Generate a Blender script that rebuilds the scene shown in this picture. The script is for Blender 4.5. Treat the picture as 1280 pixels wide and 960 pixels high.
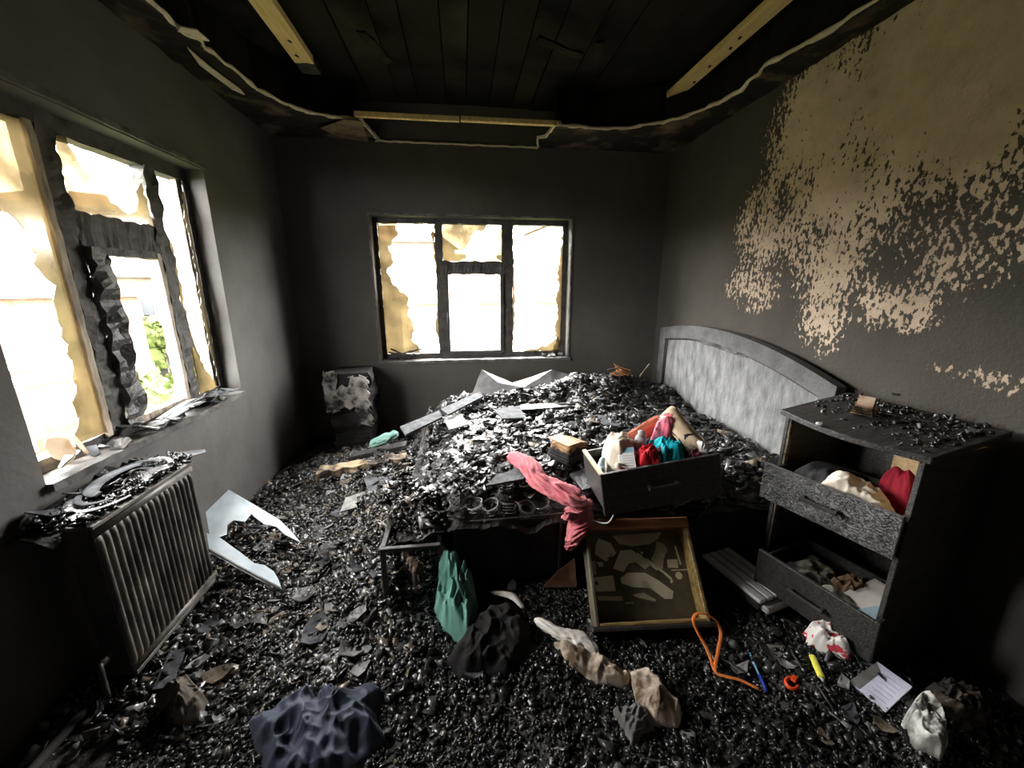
import bpy, bmesh, math, random
import numpy as np
from mathutils import Vector, Matrix, noise

# ------------------------------------------------------------------ clear
for o in list(bpy.data.objects):
    bpy.data.objects.remove(o, do_unlink=True)
SC = bpy.context.scene
COL = SC.collection
random.seed(7)
rng = np.random.default_rng(7)

# ------------------------------------------------------------------ camera
F = 490.0                       # focal length in pixels of a 1280 x 960 frame
CAMZ = 1.5
_d = Vector(((577 - 640) / F, (480 - 356) / F, 1.0)).normalized()
_z = Vector((0, _d.z, -_d.y)).normalized()
_x = _d.cross(_z)
if _x.x < 0:
    _x = -_x
RM = Matrix((_x, _d, _z))       # camera (right, up, forward) -> world
cam_data = bpy.data.cameras.new('camera')
cam_data.sensor_fit = 'HORIZONTAL'
cam_data.sensor_width = 36.0
cam_data.lens = 36.0 * F / 1280.0
cam_data.clip_start = 0.03
cam_data.clip_end = 400
cam = bpy.data.objects.new('camera', cam_data)
COL.objects.link(cam)
_c = Matrix((RM.col[0], RM.col[1], -RM.col[2])).transposed().to_4x4()
_c.translation = Vector((0, 0, CAMZ))
cam.matrix_world = _c
SC.camera = cam

# ------------------------------------------------------------------ world, light, exposure
SKY = 42.0
world = bpy.data.worlds.new('overcast_sky')
SC.world = world
world.use_nodes = True
wn = world.node_tree.nodes
wn['Background'].inputs['Color'].default_value = (1.0, 0.985, 0.96, 1)
wn['Background'].inputs['Strength'].default_value = SKY
SC.view_settings.view_transform = 'Standard'
SC.view_settings.look = 'None'
SC.view_settings.gamma = 1.0
SC.view_settings.use_curve_mapping = False
SC.view_settings.exposure = 0.55
SC.cycles.max_bounces = 6
SC.cycles.diffuse_bounces = 4
SC.cycles.transparent_max_bounces = 12


def portal(name, loc, rot, sx, sy):
    l = bpy.data.lights.new(name, 'AREA')
    l.shape = 'RECTANGLE'
    l.size, l.size_y = sx, sy
    l.cycles.is_portal = True
    o = bpy.data.objects.new(name, l)
    COL.objects.link(o)
    o.location = loc
    o.rotation_euler = rot
    return o


# room dimensions (metres)
XL, XR, YB, YF, ZC = -1.5, 1.95, 3.8, -1.0, 2.98
W1 = (-0.78, 1.03, 0.79, 2.09)           # back window opening x0 x1 z0 z1
W2 = (1.47, 2.77, 0.80, 2.16)            # left window opening y0 y1 z0 z1
portal('daylight_portal_back', ((W1[0] + W1[1]) / 2, YB + 0.30, (W1[2] + W1[3]) / 2), (math.radians(-90), 0, 0), W1[1] - W1[0], W1[3] - W1[2])
portal('daylight_portal_left', (XL - 0.30, (W2[0] + W2[1]) / 2, (W2[2] + W2[3]) / 2), (math.radians(90), 0, math.radians(-90)), W2[1] - W2[0], W2[3] - W2[2])


# ------------------------------------------------------------------ helpers
def ray(px, py):
    return RM @ Vector(((px - 640) / F, (480 - py) / F, 1.0))


def at(px, py, z):
    """point at height z seen at a pixel of the photograph"""
    r = ray(px, py)
    return Vector((0, 0, CAMZ)) + r * ((z - CAMZ) / r.z)


def aty(px, py, y):
    r = ray(px, py)
    return Vector((0, 0, CAMZ)) + r * (y / r.y)


def atx(px, py, x):
    r = ray(px, py)
    return Vector((0, 0, CAMZ)) + r * (x / r.x)


def onplane(px, py, p0, n):
    r = ray(px, py)
    c = Vector((0, 0, CAMZ))
    return c + r * ((p0 - c).dot(n) / r.dot(n))


def mat(name, color=(.5, .5, .5), rough=.7, spec=.5, color2=None, scale=6., detail=6., lo=.35, hi=.65, stretch=(1, 1, 1), bump=0., bscale=40., metallic=0., attr=None, voro=None, sheen=0., coat=0.):
    m = bpy.data.materials.new(name)
    m.use_nodes = True
    nt = m.node_tree
    b = nt.nodes['Principled BSDF']
    b.inputs['Roughness'].default_value = rough
    b.inputs['Specular IOR Level'].default_value = spec
    b.inputs['Metallic'].default_value = metallic
    if sheen:
        b.inputs['Sheen Weight'].default_value = sheen
    if coat:
        b.inputs['Coat Weight'].default_value = coat
        b.inputs['Coat Roughness'].default_value = .2
    N, Lk = nt.nodes.new, nt.links.new
    tc = N('ShaderNodeTexCoord')
    mp = N('ShaderNodeMapping')
    mp.inputs['Scale'].default_value = stretch
    Lk(tc.outputs['Object'], mp.inputs['Vector'])
    out = None
    if color2 is not None:
        nz = N('ShaderNodeTexNoise')
        nz.inputs['Scale'].default_value = scale
        nz.inputs['Detail'].default_value = detail
        nz.inputs['Roughness'].default_value = .62
        Lk(mp.outputs[0], nz.inputs['Vector'])
        cr = N('ShaderNodeValToRGB')
        cr.color_ramp.elements[0].position = lo
        cr.color_ramp.elements[1].position = hi
        cr.color_ramp.elements[0].color = (*color, 1)
        cr.color_ramp.elements[1].color = (*color2, 1)
        Lk(nz.outputs['Fac'], cr.inputs['Fac'])
        out = cr.outputs['Color']
    if attr:
        a = N('ShaderNodeAttribute')
        a.attribute_name = attr
        if out is None:
            out = a.outputs['Color']
        else:
            mx = N('ShaderNodeMix')
            mx.data_type = 'RGBA'
            mx.blend_type = 'MULTIPLY'
            mx.inputs['Factor'].default_value = 1
            Lk(out, mx.inputs['A'])
            Lk(a.outputs['Color'], mx.inputs['B'])
            out = mx.outputs['Result']
    hgt = None
    if voro:
        v = N('ShaderNodeTexVoronoi')
        v.feature = 'DISTANCE_TO_EDGE'
        v.inputs['Scale'].default_value = voro
        wz = N('ShaderNodeTexNoise')
        wz.inputs['Scale'].default_value = voro * .35
        ad = N('ShaderNodeMix')
        ad.data_type = 'RGBA'
        ad.blend_type = 'LINEAR_LIGHT'
        ad.inputs['Factor'].default_value = .035
        Lk(mp.outputs[0], ad.inputs['A'])
        Lk(wz.outputs['Color'], ad.inputs['B'])
        Lk(ad.outputs['Result'], v.inputs['Vector'])
        vr = N('ShaderNodeValToRGB')
        vr.color_ramp.elements[0].position = .0
        vr.color_ramp.elements[1].position = .16
        vr.color_ramp.elements[0].color = (.08, .08, .08, 1)
        Lk(v.outputs['Distance'], vr.inputs['Fac'])
        if out is not None:
            mx = N('ShaderNodeMix')
            mx.data_type = 'RGBA'
            mx.blend_type = 'MULTIPLY'
            mx.inputs['Factor'].default_value = .85
            Lk(out, mx.inputs['A'])
            Lk(vr.outputs['Color'], mx.inputs['B'])
            out = mx.outputs['Result']
        hgt = vr.outputs['Color']
    if out is not None:
        Lk(out, b.inputs['Base Color'])
    else:
        b.inputs['Base Color'].default_value = (*color, 1)
    if bump or voro:
        bp = N('ShaderNodeBump')
        bp.inputs['Strength'].default_value = bump if bump else .8
        bp.inputs['Distance'].default_value = .01
        if hgt is None:
            bz = N('ShaderNodeTexNoise')
            bz.inputs['Scale'].default_value = bscale
            bz.inputs['Detail'].default_value = 5
            Lk(mp.outputs[0], bz.inputs['Vector'])
            hgt = bz.outputs['Fac']
        Lk(hgt, bp.inputs['Height'])
        Lk(bp.outputs['Normal'], b.inputs['Normal'])
    return m


def tag(o, label=None, cat=None, group=None, kind=None):
    if label:
        o['label'] = label
    if cat:
        o['category'] = cat
    if group:
        o['group'] = group
    if kind:
        o['kind'] = kind
    return o


def empty(name, loc=(0, 0, 0), rot=(0, 0, 0), mtx=None):
    o = bpy.data.objects.new(name, None)
    o.empty_display_size = .05
    COL.objects.link(o)
    if mtx is not None:
        o.matrix_world = mtx
    else:
        o.location = loc
        o.rotation_euler = rot
    return o


def link(name, me, m, parent=None, smooth=False, loc=None, rot=None):
    if smooth:
        me.polygons.foreach_set('use_smooth', [True] * len(me.polygons))
    if m is not None and not me.materials:
        me.materials.append(m)
    o = bpy.data.objects.new(name, me)
    COL.objects.link(o)
    if parent is not None:
        o.parent = parent
    if loc is not None:
        o.location = loc
    if rot is not None:
        o.rotation_euler = rot
    return o


class MB:
    """collects simple shapes into one mesh"""

    def __init__(s):
        s.v, s.f = [], []

    def add(s, vs, fs):
        n = len(s.v)
        s.v += [tuple(p) for p in vs]
        s.f += [tuple(i + n for i in f) for f in fs]
        return s

    def box(s, x0, x1, y0, y1, z0, z1, m=None):
        vs = [Vector(p) for p in ((x0, y0, z0), (x1, y0, z0), (x1, y1, z0), (x0, y1, z0), (x0, y0, z1), (x1, y0, z1), (x1, y1, z1), (x0, y1, z1))]
        if m is not None:
            vs = [m @ p for p in vs]
        return s.add(vs, [(0, 3, 2, 1), (4, 5, 6, 7), (0, 1, 5, 4), (1, 2, 6, 5), (2, 3, 7, 6), (3, 0, 4, 7)])

    def cbox(s, x0, x1, y0, y1, z0, z1, c=.004, m=None):
        """box with chamfered edges"""
        bm = bmesh.new()
        bmesh.ops.create_cube(bm, size=1)
        for v in bm.verts:
            v.co = Vector(((x0 + x1) / 2 + v.co.x * (x1 - x0), (y0 + y1) / 2 + v.co.y * (y1 - y0), (z0 + z1) / 2 + v.co.z * (z1 - z0)))
        bmesh.ops.bevel(bm, geom=list(bm.edges), offset=c, segments=1, affect='EDGES')
        bm.verts.index_update()
        vs = [(m @ v.co if m is not None else v.co.copy()) for v in bm.verts]
        fs = [[v.index for v in f.verts] for f in bm.faces]
        bm.free()
        return s.add(vs, fs)

    def prism(s, pts, d):
        """polygon pts (3D list) extruded by vector d"""
        n = len(pts)
        d = Vector(d)
        a = [Vector(p) for p in pts]
        vs = a + [p + d for p in a]
        fs = [tuple(range(n))[::-1], tuple(range(n, 2 * n))]
        fs += [(i, (i + 1) % n, n + (i + 1) % n, n + i) for i in range(n)]
        return s.add(vs, fs)

    def tube(s, path, r, seg=8, flat=1.0, closed=False, up=(0, 0, 1)):
        path = [Vector(p) for p in path]
        n = len(path)
        rs = r if isinstance(r, (list, tuple)) else [r] * n
        vs, fs = [], []
        up = Vector(up)
        for i, p in enumerate(path):
            if closed:
                t = path[(i + 1) % n] - path[i - 1]
            else:
                t = path[min(i + 1, n - 1)] - path[max(i - 1, 0)]
            t.normalize()
            a = t.cross(up)
            if a.length < 1e-4:
                a = t.cross(Vector((1, 0, 0)))
            a.normalize()
            b = a.cross(t)
            for k in range(seg):
                q = 2 * math.pi * k / seg
                vs.append(p + a * (rs[i] * math.cos(q)) + b * (rs[i] * flat * math.sin(q)))
        m_ = n if closed else n - 1
        for i in range(m_):
            j = (i + 1) % n
            for k in range(seg):
                l = (k + 1) % seg
                fs.append((i * seg + k, i * seg + l, j * seg + l, j * seg + k))
        if not closed:
            fs.append(tuple(range(seg))[::-1])
            fs.append(tuple((n - 1) * seg + k for k in range(seg)))
        return s.add(vs, fs)

    def lathe(s, prof, seg=20, m=None):
        vs, fs = [], []
        for (r, z) in prof:
            for k in range(seg):
                q = 2 * math.pi * k / seg
                p = Vector((r * math.cos(q), r * math.sin(q), z))
                vs.append(m @ p if m is not None else p)
        for i in range(len(prof) - 1):
            for k in range(seg):
                l = (k + 1) % seg
                fs.append((i * seg + k, i * seg + l, (i + 1) * seg + l, (i + 1) * seg + k))
        fs.append(tuple(range(seg))[::-1])
        fs.append(tuple((len(prof) - 1) * seg + k for k in range(seg)))
        return s.add(vs, fs)

    def ragbar(s, a, b, u, w, hu, hw, amp=.01, step=.03, seed=0, freq=14):
        """charred bar from a to b with ragged surface, half sizes hu, hw along u, w"""
        a, b, u, w = Vector(a), Vector(b), Vector(u), Vector(w)
        L = (b - a).length
        n = max(2, int(L / step))
        prof = [(-1, -1), (0, -1), (1, -1), (1, 0), (1, 1), (0, 1), (-1, 1), (-1, 0)]
        vs, fs = [], []
        for i in range(n + 1):
            c = a + (b - a) * (i / n)
            for (p, q) in prof:
                v = c + u * (p * hu) + w * (q * hw)
                d = noise.noise_vector(v * freq + Vector((seed, seed * .7, 0))) * amp
                vs.append(v + u * d.x + w * d.y)
        k = len(prof)
        for i in range(n):
            for j in range(k):
                l = (j + 1) % k
                fs.append((i * k + j, i * k + l, (i + 1) * k + l, (i + 1) * k + j))
        fs.append(tuple(range(k))[::-1])
        fs.append(tuple(n * k + j for j in range(k)))
        return s.add(vs, fs)

    def mesh(s, name):
        me = bpy.data.meshes.new(name)
        me.from_pydata(s.v, [], s.f)
        me.update()
        bm = bmesh.new()
        bm.from_mesh(me)
        bmesh.ops.recalc_face_normals(bm, faces=bm.faces)
        bm.to_mesh(me)
        bm.free()
        return me

    def build(s, name, m, parent=None, smooth=False, bevel=0., loc=None, rot=None):
        o = link(name, s.mesh(name), m, parent, smooth, loc, rot)
        if bevel:
            bv = o.modifiers.new('bevel', 'BEVEL')
            bv.width = bevel
            bv.segments = 1
            bv.limit_method = 'ANGLE'
        return o


def frame_mtx(o, x, y):
    x = Vector(x).normalized()
    y = Vector(y)
    y = (y - x * y.dot(x)).normalized()
    z = x.cross(y)
    m = Matrix((x, y, z)).transposed().to_4x4()
    m.translation = Vector(o)
    return m


def catmull(pts, per=8):
    P = [Vector(p) for p in pts]
    P = [P[0] * 2 - P[1]] + P + [P[-1] * 2 - P[-2]]
    out = []
    for i in range(1, len(P) - 2):
        for k in range(per):
            t = k / per
            a, b, c, d = P[i - 1], P[i], P[i + 1], P[i + 2]
            out.append(.5 * (2 * b + (c - a) * t + (2 * a - 5 * b + 4 * c - d) * t * t + (3 * b - a - 3 * c + d) * t ** 3))
    out.append(P[-2])
    return out


def lerp_list(vals, t):
    x = t * (len(vals) - 1)
    i = min(int(x), len(vals) - 2)
    return vals[i] + (vals[i + 1] - vals[i]) * (x - i)


# ------------------------------------------------------------------ materials
CHAR = mat('char_black', (.012, .012, .012), .5, .5, (.045, .043, .04), 18, bump=.5, bscale=60)
CHAR_DULL = mat('char_dull', (.012, .011, .011), .85, .2, (.028, .027, .026), 9, bump=.3, bscale=50)
CHARWOOD = mat('char_wood', (.012, .011, .01), .5, .5, (.05, .046, .042), 10, stretch=(6, 1, 6), bump=.4, bscale=25)
CHIPS = mat('char_chips', (.5, .5, .5), .27, .55, (1.1, 1.1, 1.1), 60, attr='Col', bump=.12, bscale=60)
BED_CHIPS = mat('bed_chips', (.55, .55, .55), .38, .5, (1.15, 1.15, 1.15), 60, attr='Col', bump=.12, bscale=60)
GROUNDCHAR = mat('ground_char', (.012, .012, .012), .6, .4, (.05, .047, .043), 14, bump=.8, bscale=70)
ALLIG = mat('alligator_char', (.12, .12, .12), .4, .6, (.26, .26, .255), 9, voro=46, bump=.9)
GREYASH = mat('grey_ash', (.07, .07, .069), .8, .3, (.125, .125, .12), 8, bump=.5, bscale=60)
ASHPANEL = mat('ash_panel', (.1, .103, .103), .85, .25, (.24, .243, .236), 7, detail=10, stretch=(1, 2.2, .8), bump=.5, bscale=55)
FLAKE_GREY = mat('flake_grey', (.03, .032, .035), .8, .15, (.11, .115, .122), 14, bump=.4, bscale=50)
FLAKE_PALE = mat('flake_pale', (.1, .1, .098), .75, .2, (.28, .28, .27), 12, bump=.3, bscale=40)
FLAKE_BLACK = mat('flake_black', (.015, .015, .016), .38, .55, (.07, .07, .072), 12, bump=.5, bscale=45)
FLAKE_BROWN = mat('flake_brown', (.06, .045, .03), .6, .4, (.22, .17, .12), 12, bump=.4, bscale=45)
SHEETW = mat('sheet_white', (.14, .14, .143), .65, .3, (.34, .335, .33), 5, bump=.2, bscale=20)
TANWOOD = mat('tan_wood', (.42, .28, .13), .6, .4, (.62, .45, .24), 5, stretch=(14, 1, 14), bump=.1, bscale=30)
BATTEN = mat('batten_wood', (.62, .44, .2), .7, .3, (.8, .62, .34), 4, stretch=(12, 1, 12), bump=.1, bscale=30)
BROWNWOOD = mat('brown_varnish', (.26, .1, .045), .25, .6, (.42, .19, .09), 5, stretch=(1, 8, 8), bump=.08, bscale=30)
SOOTTRAY = mat('soot_tray', (.07, .06, .038), .6, .4, (.15, .13, .085), 8, bump=.1, bscale=60)
GHOST = mat('clean_patch', (.68, .62, .45), .7, .3, (.8, .75, .58), 10)
GHOST_DIM = mat('half_clean_patch', (.38, .34, .23), .7, .3, (.6, .55, .4), 9)
TRAYWOOD = mat('tray_wood', (.16, .1, .03), .4, .5, (.48, .33, .13), 9, stretch=(1, 5, 5))
METAL_DARK = mat('sooty_metal', (.018, .018, .018), .45, .5, (.06, .055, .05), 12, bump=.2, bscale=60)
RADMAT = mat('sooty_radiator', (.03, .026, .021), .5, .5, (.2, .175, .145), 16, detail=9, stretch=(1, 1, .35), lo=.42, hi=.74, bump=.2, bscale=60)
RADEDGE = mat('sooty_radiator_rim', (.05, .046, .04), .5, .5, (.2, .18, .155), 12, lo=.4, hi=.7)
SPRING = mat('spring_wire', (.08, .077, .074), .35, .6, (.2, .19, .18), 20)
NAVY = mat('navy_cloth', (.02, .028, .05), .6, .35, (.045, .058, .095), 6, bump=.15, bscale=200, sheen=.1)
BLACKCLOTH = mat('black_cloth', (.011, .0105, .0105), .9, .2, (.022, .021, .021), 8, bump=.3, bscale=160)
GREYBLACK = mat('greyblack_cloth', (.02, .02, .021), .85, .2, (.05, .05, .052), 8, bump=.3, bscale=160)
TEAL = mat('teal_cloth', (.1, .25, .205), .85, .2, (.17, .35, .295), 7, bump=.15, bscale=180)
TEALPALE = mat('pale_teal_cloth', (.1, .22, .195), .85, .2, (.2, .34, .3), 9)
PINK = mat('pink_cloth', (.45, .1, .13), .85, .2, (.62, .22, .235), 9, bump=.2, bscale=160)
PINKHOT = mat('bright_pink_cloth', (.75, .13, .2), .85, .2, (.85, .25, .32), 12)
CREAM = mat('cream_cloth', (.62, .52, .4), .85, .2, (.82, .75, .64), 6, bump=.1, bscale=180)
CREAMDIRTY = mat('scorched_cream', (.09, .06, .035), .85, .2, (.6, .5, .4), 7, lo=.4, hi=.55, bump=.2, bscale=150)
OFFWHITE = mat('offwhite_cloth', (.55, .5, .44), .8, .2, (.8, .77, .72), 7, bump=.1, bscale=150)
REDCLOTH = mat('red_cloth', (.42, .01, .02), .8, .2, (.6, .03, .045), 9)
MAROON = mat('maroon_cloth', (.16, .004, .014), .8, .2, (.3, .014, .03), 9)
TURQ = mat('turquoise_cloth', (.0, .27, .33), .8, .2, (.01, .42, .47), 9)
RUST = mat('rust_cloth', (.3, .085, .045), .85, .2, (.46, .15, .09), 12, bump=.4, bscale=120)
PURPLE = mat('purple_cloth', (.11, .015, .05), .8, .2, (.17, .03, .08), 9)
KRAFT = mat('kraft_paper', (.56, .41, .26), .75, .3, (.72, .57, .4), 6, bump=.2, bscale=30)
WHITEP = mat('white_plastic', (.75, .74, .72), .45, .5)
WHITEBOX = mat('white_card', (.8, .8, .8), .6, .4)
SKYBLUE = mat('pale_blue_print', (.35, .6, .72), .6, .4)
REDPRINT = mat('red_print', (.62, .03, .05), .6, .4)
GREYBOTTLE = mat('grey_plastic', (.4, .4, .42), .4, .5, (.55, .55, .56), 8)
PEARL = mat('pearl_bead', (.75, .7, .62), .3, .6)
ORANGE = mat('orange_ribbon', (.75, .17, .03), .7, .3, (.85, .27, .06), 30)
ORANGERED = mat('orange_red_plastic', (.75, .07, .012), .45, .5)
YELLOW = mat('yellow_plastic', (.82, .76, .05), .5, .5, (.88, .84, .12), 30)
BLUEPEN = mat('blue_plastic', (.02, .05, .4), .35, .6)
PENCLEAR = mat('pen_barrel', (.14, .38, .62), .3, .6)
PAPERBLUE = mat('bluish_paper', (.48, .48, .6), .7, .3, (.66, .66, .78), 7)
PAPERSOOT = mat('sooty_paper', (.07, .065, .06), .8, .3, (.2, .19, .18), 9)
SLATGREY = mat('slat_grey', (.34, .34, .34), .5, .5, (.52, .52, .51), 16)
TANBURNT = mat('burnt_tan', (.03, .02, .012), .8, .3, (.42, .27, .14), 14, lo=.4, hi=.58, bump=.3, bscale=60)
BEAMMAT = mat('half_burnt_wood', (.025, .02, .015), .7, .3, (.36, .27, .17), 7, lo=.44, hi=.6, bump=.4, bscale=40)
BLUEASH = mat('pale_blue_scrap', (.3, .42, .5), .6, .4, (.45, .58, .65), 9)
BROWNLUMP = mat('brown_lump', (.05, .035, .025), .85, .3, (.2, .15, .115), 22, bump=.6, bscale=50)
PLASTER_EDGE = mat('plaster_edge', (.55, .47, .36), .9, .2, (.78, .7, .57), 9, bump=.3, bscale=60)
WOODFRAME = mat('window_wood', (.025, .022, .02), .65, .4, (.075, .07, .062), 10, bump=.5, bscale=40)
PALEFRAME = mat('window_pale_wood', (.16, .13, .1), .7, .3, (.5, .42, .33), 6, stretch=(5, 5, .8), bump=.2, bscale=40)
SILLMAT = mat('sooty_sill', (.05, .047, .044), .8, .3, (.16, .155, .147), 9, bump=.4, bscale=40)
PEEL = mat('peeled_ash', (.02, .02, .019), .7, .3, (.34, .31, .285), 9, detail=10, lo=.42, hi=.6, bump=.6, bscale=30)


def wall_material(name, dark, light, scale=1.6, rough=.75, fine=None):
    m = mat(name, dark, rough, .25, light, scale, detail=7, lo=.3, hi=.72, bump=.25, bscale=26)
    return m


SOOTWALL = wall_material('soot_wall', (.062, .058, .05), (.105, .098, .085))
SOOTLEFT = wall_material('soot_wall_left', (.075, .071, .067), (.125, .119, .112), 2.4)
CEILCHAR = mat('ceiling_char', (.005, .0047, .0047), .85, .15, (.015, .014, .0125), 3.5, bump=.4, bscale=30)
CEILBROWN = mat('ceiling_brown', (.005, .0047, .0045), .85, .15, (.032, .026, .02), 2.5, lo=.42, hi=.7, bump=.4, bscale=30)
SOFFIT = mat('soffit_soot', (.018, .016, .014), .85, .25, (.24, .18, .12), 2.6, detail=5, lo=.52, hi=.72, bump=.4, bscale=22)


def right_wall_material():
    """soot coat flaked off in blotches, bare tan plaster below"""
    m = bpy.data.materials.new('flaking_soot_wall')
    m.use_nodes = True
    nt = m.node_tree
    b = nt.nodes['Principled BSDF']
    N, Lk = nt.nodes.new, nt.links.new
    geo = N('ShaderNodeTexCoord')
    pos = geo.outputs['Object']

    def math_(op, a, c=None, clamp=False):
        n = N('ShaderNodeMath')
        n.operation = op
        n.use_clamp = clamp
        for i, v in enumerate((a, c)):
            if v is None:
                continue
            if isinstance(v, (int, float)):
                n.inputs[i].default_value = v
            else:
                Lk(v, n.inputs[i])
        return n.outputs[0]

    def blob(y, z, ry, rz, amp):
        s = N('ShaderNodeVectorMath')
        s.operation = 'SUBTRACT'
        Lk(pos, s.inputs[0])
        s.inputs[1].default_value = (0, y, z)
        q = N('ShaderNodeVectorMath')
        q.operation = 'MULTIPLY'
        Lk(s.outputs[0], q.inputs[0])
        q.inputs[1].default_value = (0, 1 / ry, 1 / rz)
        l = N('ShaderNodeVectorMath')
        l.operation = 'LENGTH'
        Lk(q.outputs[0], l.inputs[0])
        r = math_('SUBTRACT', 1.0, l.outputs['Value'], True)
        r = math_('POWER', r, .6)
        return math_('MULTIPLY', r, amp)

    blobs = [(2.1, 2.35, .55, .5, 1.3), (1.55, 2.4, .75, .6, 1.7), (1.0, 2.4, .8, .6, 1.7), (.4, 2.3, .8, .55, 1.5), (2.0, 2.0, .55, .5, 1.05), (2.45, 1.88, .4, .42, .82), (1.92, 1.62, .4, .45, .86), (1.93, 1.3, .2, .22, 1.05), (1.62, 1.42, .3, .17, .9), (1.42, 1.62, .3, .3, .7), (1.3, 1.9, .35, .3, .72), (2.5, 1.5, .38, .25, .62), (1.2, 1.16, .26, .07, .62), (.7, 1.5, .4, .3, .6)]
    fld = None
    for q in blobs:
        o = blob(*q)
        fld = o if fld is None else math_('MAXIMUM', fld, o)

    def nz(scale, detail, stretch, rough=.6):
        mp = N('ShaderNodeMapping')
        mp.inputs['Scale'].default_value = stretch
        Lk(pos, mp.inputs['Vector'])
        n = N('ShaderNodeTexNoise')
        n.inputs['Scale'].default_value = scale
        n.inputs['Detail'].default_value = detail
        n.inputs['Roughness'].default_value = rough
        Lk(mp.outputs[0], n.inputs['Vector'])
        return n.outputs['Fac']

    big = math_('MULTIPLY', math_('SUBTRACT', nz(4, 3, (1, 1.3, .75)), .5), 1.5)
    fine = math_('MULTIPLY', math_('SUBTRACT', nz(38, 4, (1, 1.25, .8)), .5), 2.7)
    tot = math_('ADD', math_('ADD', fld, big), fine)
    inside = math_('MULTIPLY', math_('SUBTRACT', fld, .22), 12, True)
    ramp = math_('MULTIPLY', math_('SUBTRACT', tot, .56), 11, True)
    mask = math_('MULTIPLY', ramp, inside)
    # plaster colour
    c1 = N('ShaderNodeValToRGB')
    e = c1.color_ramp.elements
    e[0].position, e[1].position = .25, .75
    e[0].color, e[1].color = (.4, .305, .22, 1), (.74, .595, .455, 1)
    Lk(nz(5, 8, (1, 1, 1), .65), c1.inputs['Fac'])
    c2 = N('ShaderNodeValToRGB')
    e = c2.color_ramp.elements
    e[0].position, e[1].position = .3, .72
    e[0].color, e[1].color = (.05, .045, .038, 1), (.085, .077, .064, 1)
    Lk(nz(1.8, 6, (1, 1, 1)), c2.inputs['Fac'])
    mx = N('ShaderNodeMix')
    mx.data_type = 'RGBA'
    Lk(mask, mx.inputs['Factor'])
    Lk(c2.outputs['Color'], mx.inputs['A'])
    Lk(c1.outputs['Color'], mx.inputs['B'])
    Lk(mx.outputs['Result'], b.inputs['Base Color'])
    b.inputs['Roughness'].default_value = .85
    b.inputs['Specular IOR Level'].default_value = .2
    bp = N('ShaderNodeBump')
    bp.inputs['Strength'].default_value = .7
    bp.inputs['Distance'].default_value = .006
    hh = math_('ADD', math_('MULTIPLY', mask, -.5), math_('ADD', math_('MULTIPLY', nz(9, 6, (1, 1, 1)), 1.6), nz(60, 3, (1, 1, 1))))
    Lk(hh, bp.inputs['Height'])
    Lk(bp.outputs['Normal'], b.inputs['Normal'])
    return m


FLAKEWALL = right_wall_material()


def glass_material(name, trans, transl, fac):
    """heat-crazed, soot-stained window glass"""
    m = bpy.data.materials.new(name)
    m.use_nodes = True
    nt = m.node_tree
    N, Lk = nt.nodes.new, nt.links.new
    nt.nodes.remove(nt.nodes['Principled BSDF'])
    tr = N('ShaderNodeBsdfTransparent')
    tl = N('ShaderNodeBsdfTranslucent')
    gl = N('ShaderNodeBsdfGlossy')
    gl.inputs['Roughness'].default_value = .12
    nz = N('ShaderNodeTexNoise')
    nz.inputs['Scale'].default_value = 5
    nz.inputs['Detail'].default_value = 6
    tc = N('ShaderNodeTexCoord')
    Lk(tc.outputs['Object'], nz.inputs['Vector'])
    cr = N('ShaderNodeValToRGB')
    e = cr.color_ramp.elements
    e[0].position, e[1].position = .35, .68
    e[0].color = (*[c * .35 for c in trans], 1)
    e[1].color = (*trans, 1)
    Lk(nz.outputs['Fac'], cr.inputs['Fac'])
    Lk(cr.outputs['Color'], tr.inputs['Color'])
    tl.inputs['Color'].default_value = (*transl, 1)
    mx = N('ShaderNodeMixShader')
    mx.inputs[0].default_value = fac
    Lk(tr.outputs[0], mx.inputs[1])
    Lk(tl.outputs[0], mx.inputs[2])
    m2 = N('ShaderNodeMixShader')
    m2.inputs[0].default_value = .04
    Lk(mx.outputs[0], m2.inputs[1])
    Lk(gl.outputs[0], m2.inputs[2])
    Lk(m2.outputs[0], nt.nodes['Material Output'].inputs['Surface'])
    return m


GLASS_SOOT = glass_material('soot_stained_glass', (.42, .37, .27), (.14, .118, .078), .4)
GLASS_PALE = glass_material('hazy_glass', (.4, .36, .28), (.14, .12, .09), .3)


def sheet_glass():
    m = bpy.data.materials.new('pale_translucent_sheet')
    m.use_nodes = True
    nt = m.node_tree
    b = nt.nodes['Principled BSDF']
    b.inputs['Base Color'].default_value = (.8, .92, 1.0, 1)
    b.inputs['Roughness'].default_value = .3
    N, Lk = nt.nodes.new, nt.links.new
    tc = N('ShaderNodeTexCoord')
    nz = N('ShaderNodeTexNoise')
    nz.inputs['Scale'].default_value = 14
    nz.inputs['Detail'].default_value = 7
    Lk(tc.outputs['Object'], nz.inputs['Vector'])
    cr = N('ShaderNodeValToRGB')
    cr.color_ramp.elements[0].position = .35
    cr.color_ramp.elements[1].position = .65
    cr.color_ramp.elements[0].color = (.8, .8, .8, 1)
    cr.color_ramp.elements[1].color = (1, 1, 1, 1)
    Lk(nz.outputs['Fac'], cr.inputs['Fac'])
    Lk(cr.outputs['Color'], b.inputs['Alpha'])
    return m


SHEETGLASS = sheet_glass()

# ------------------------------------------------------------------ the room shell
TH = .25


def strip_wall(name, m, boxes):
    mb = MB()
    for q in boxes:
        mb.box(*q)
    o = mb.build(name, m)
    tag(o, kind='structure')
    return o


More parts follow.
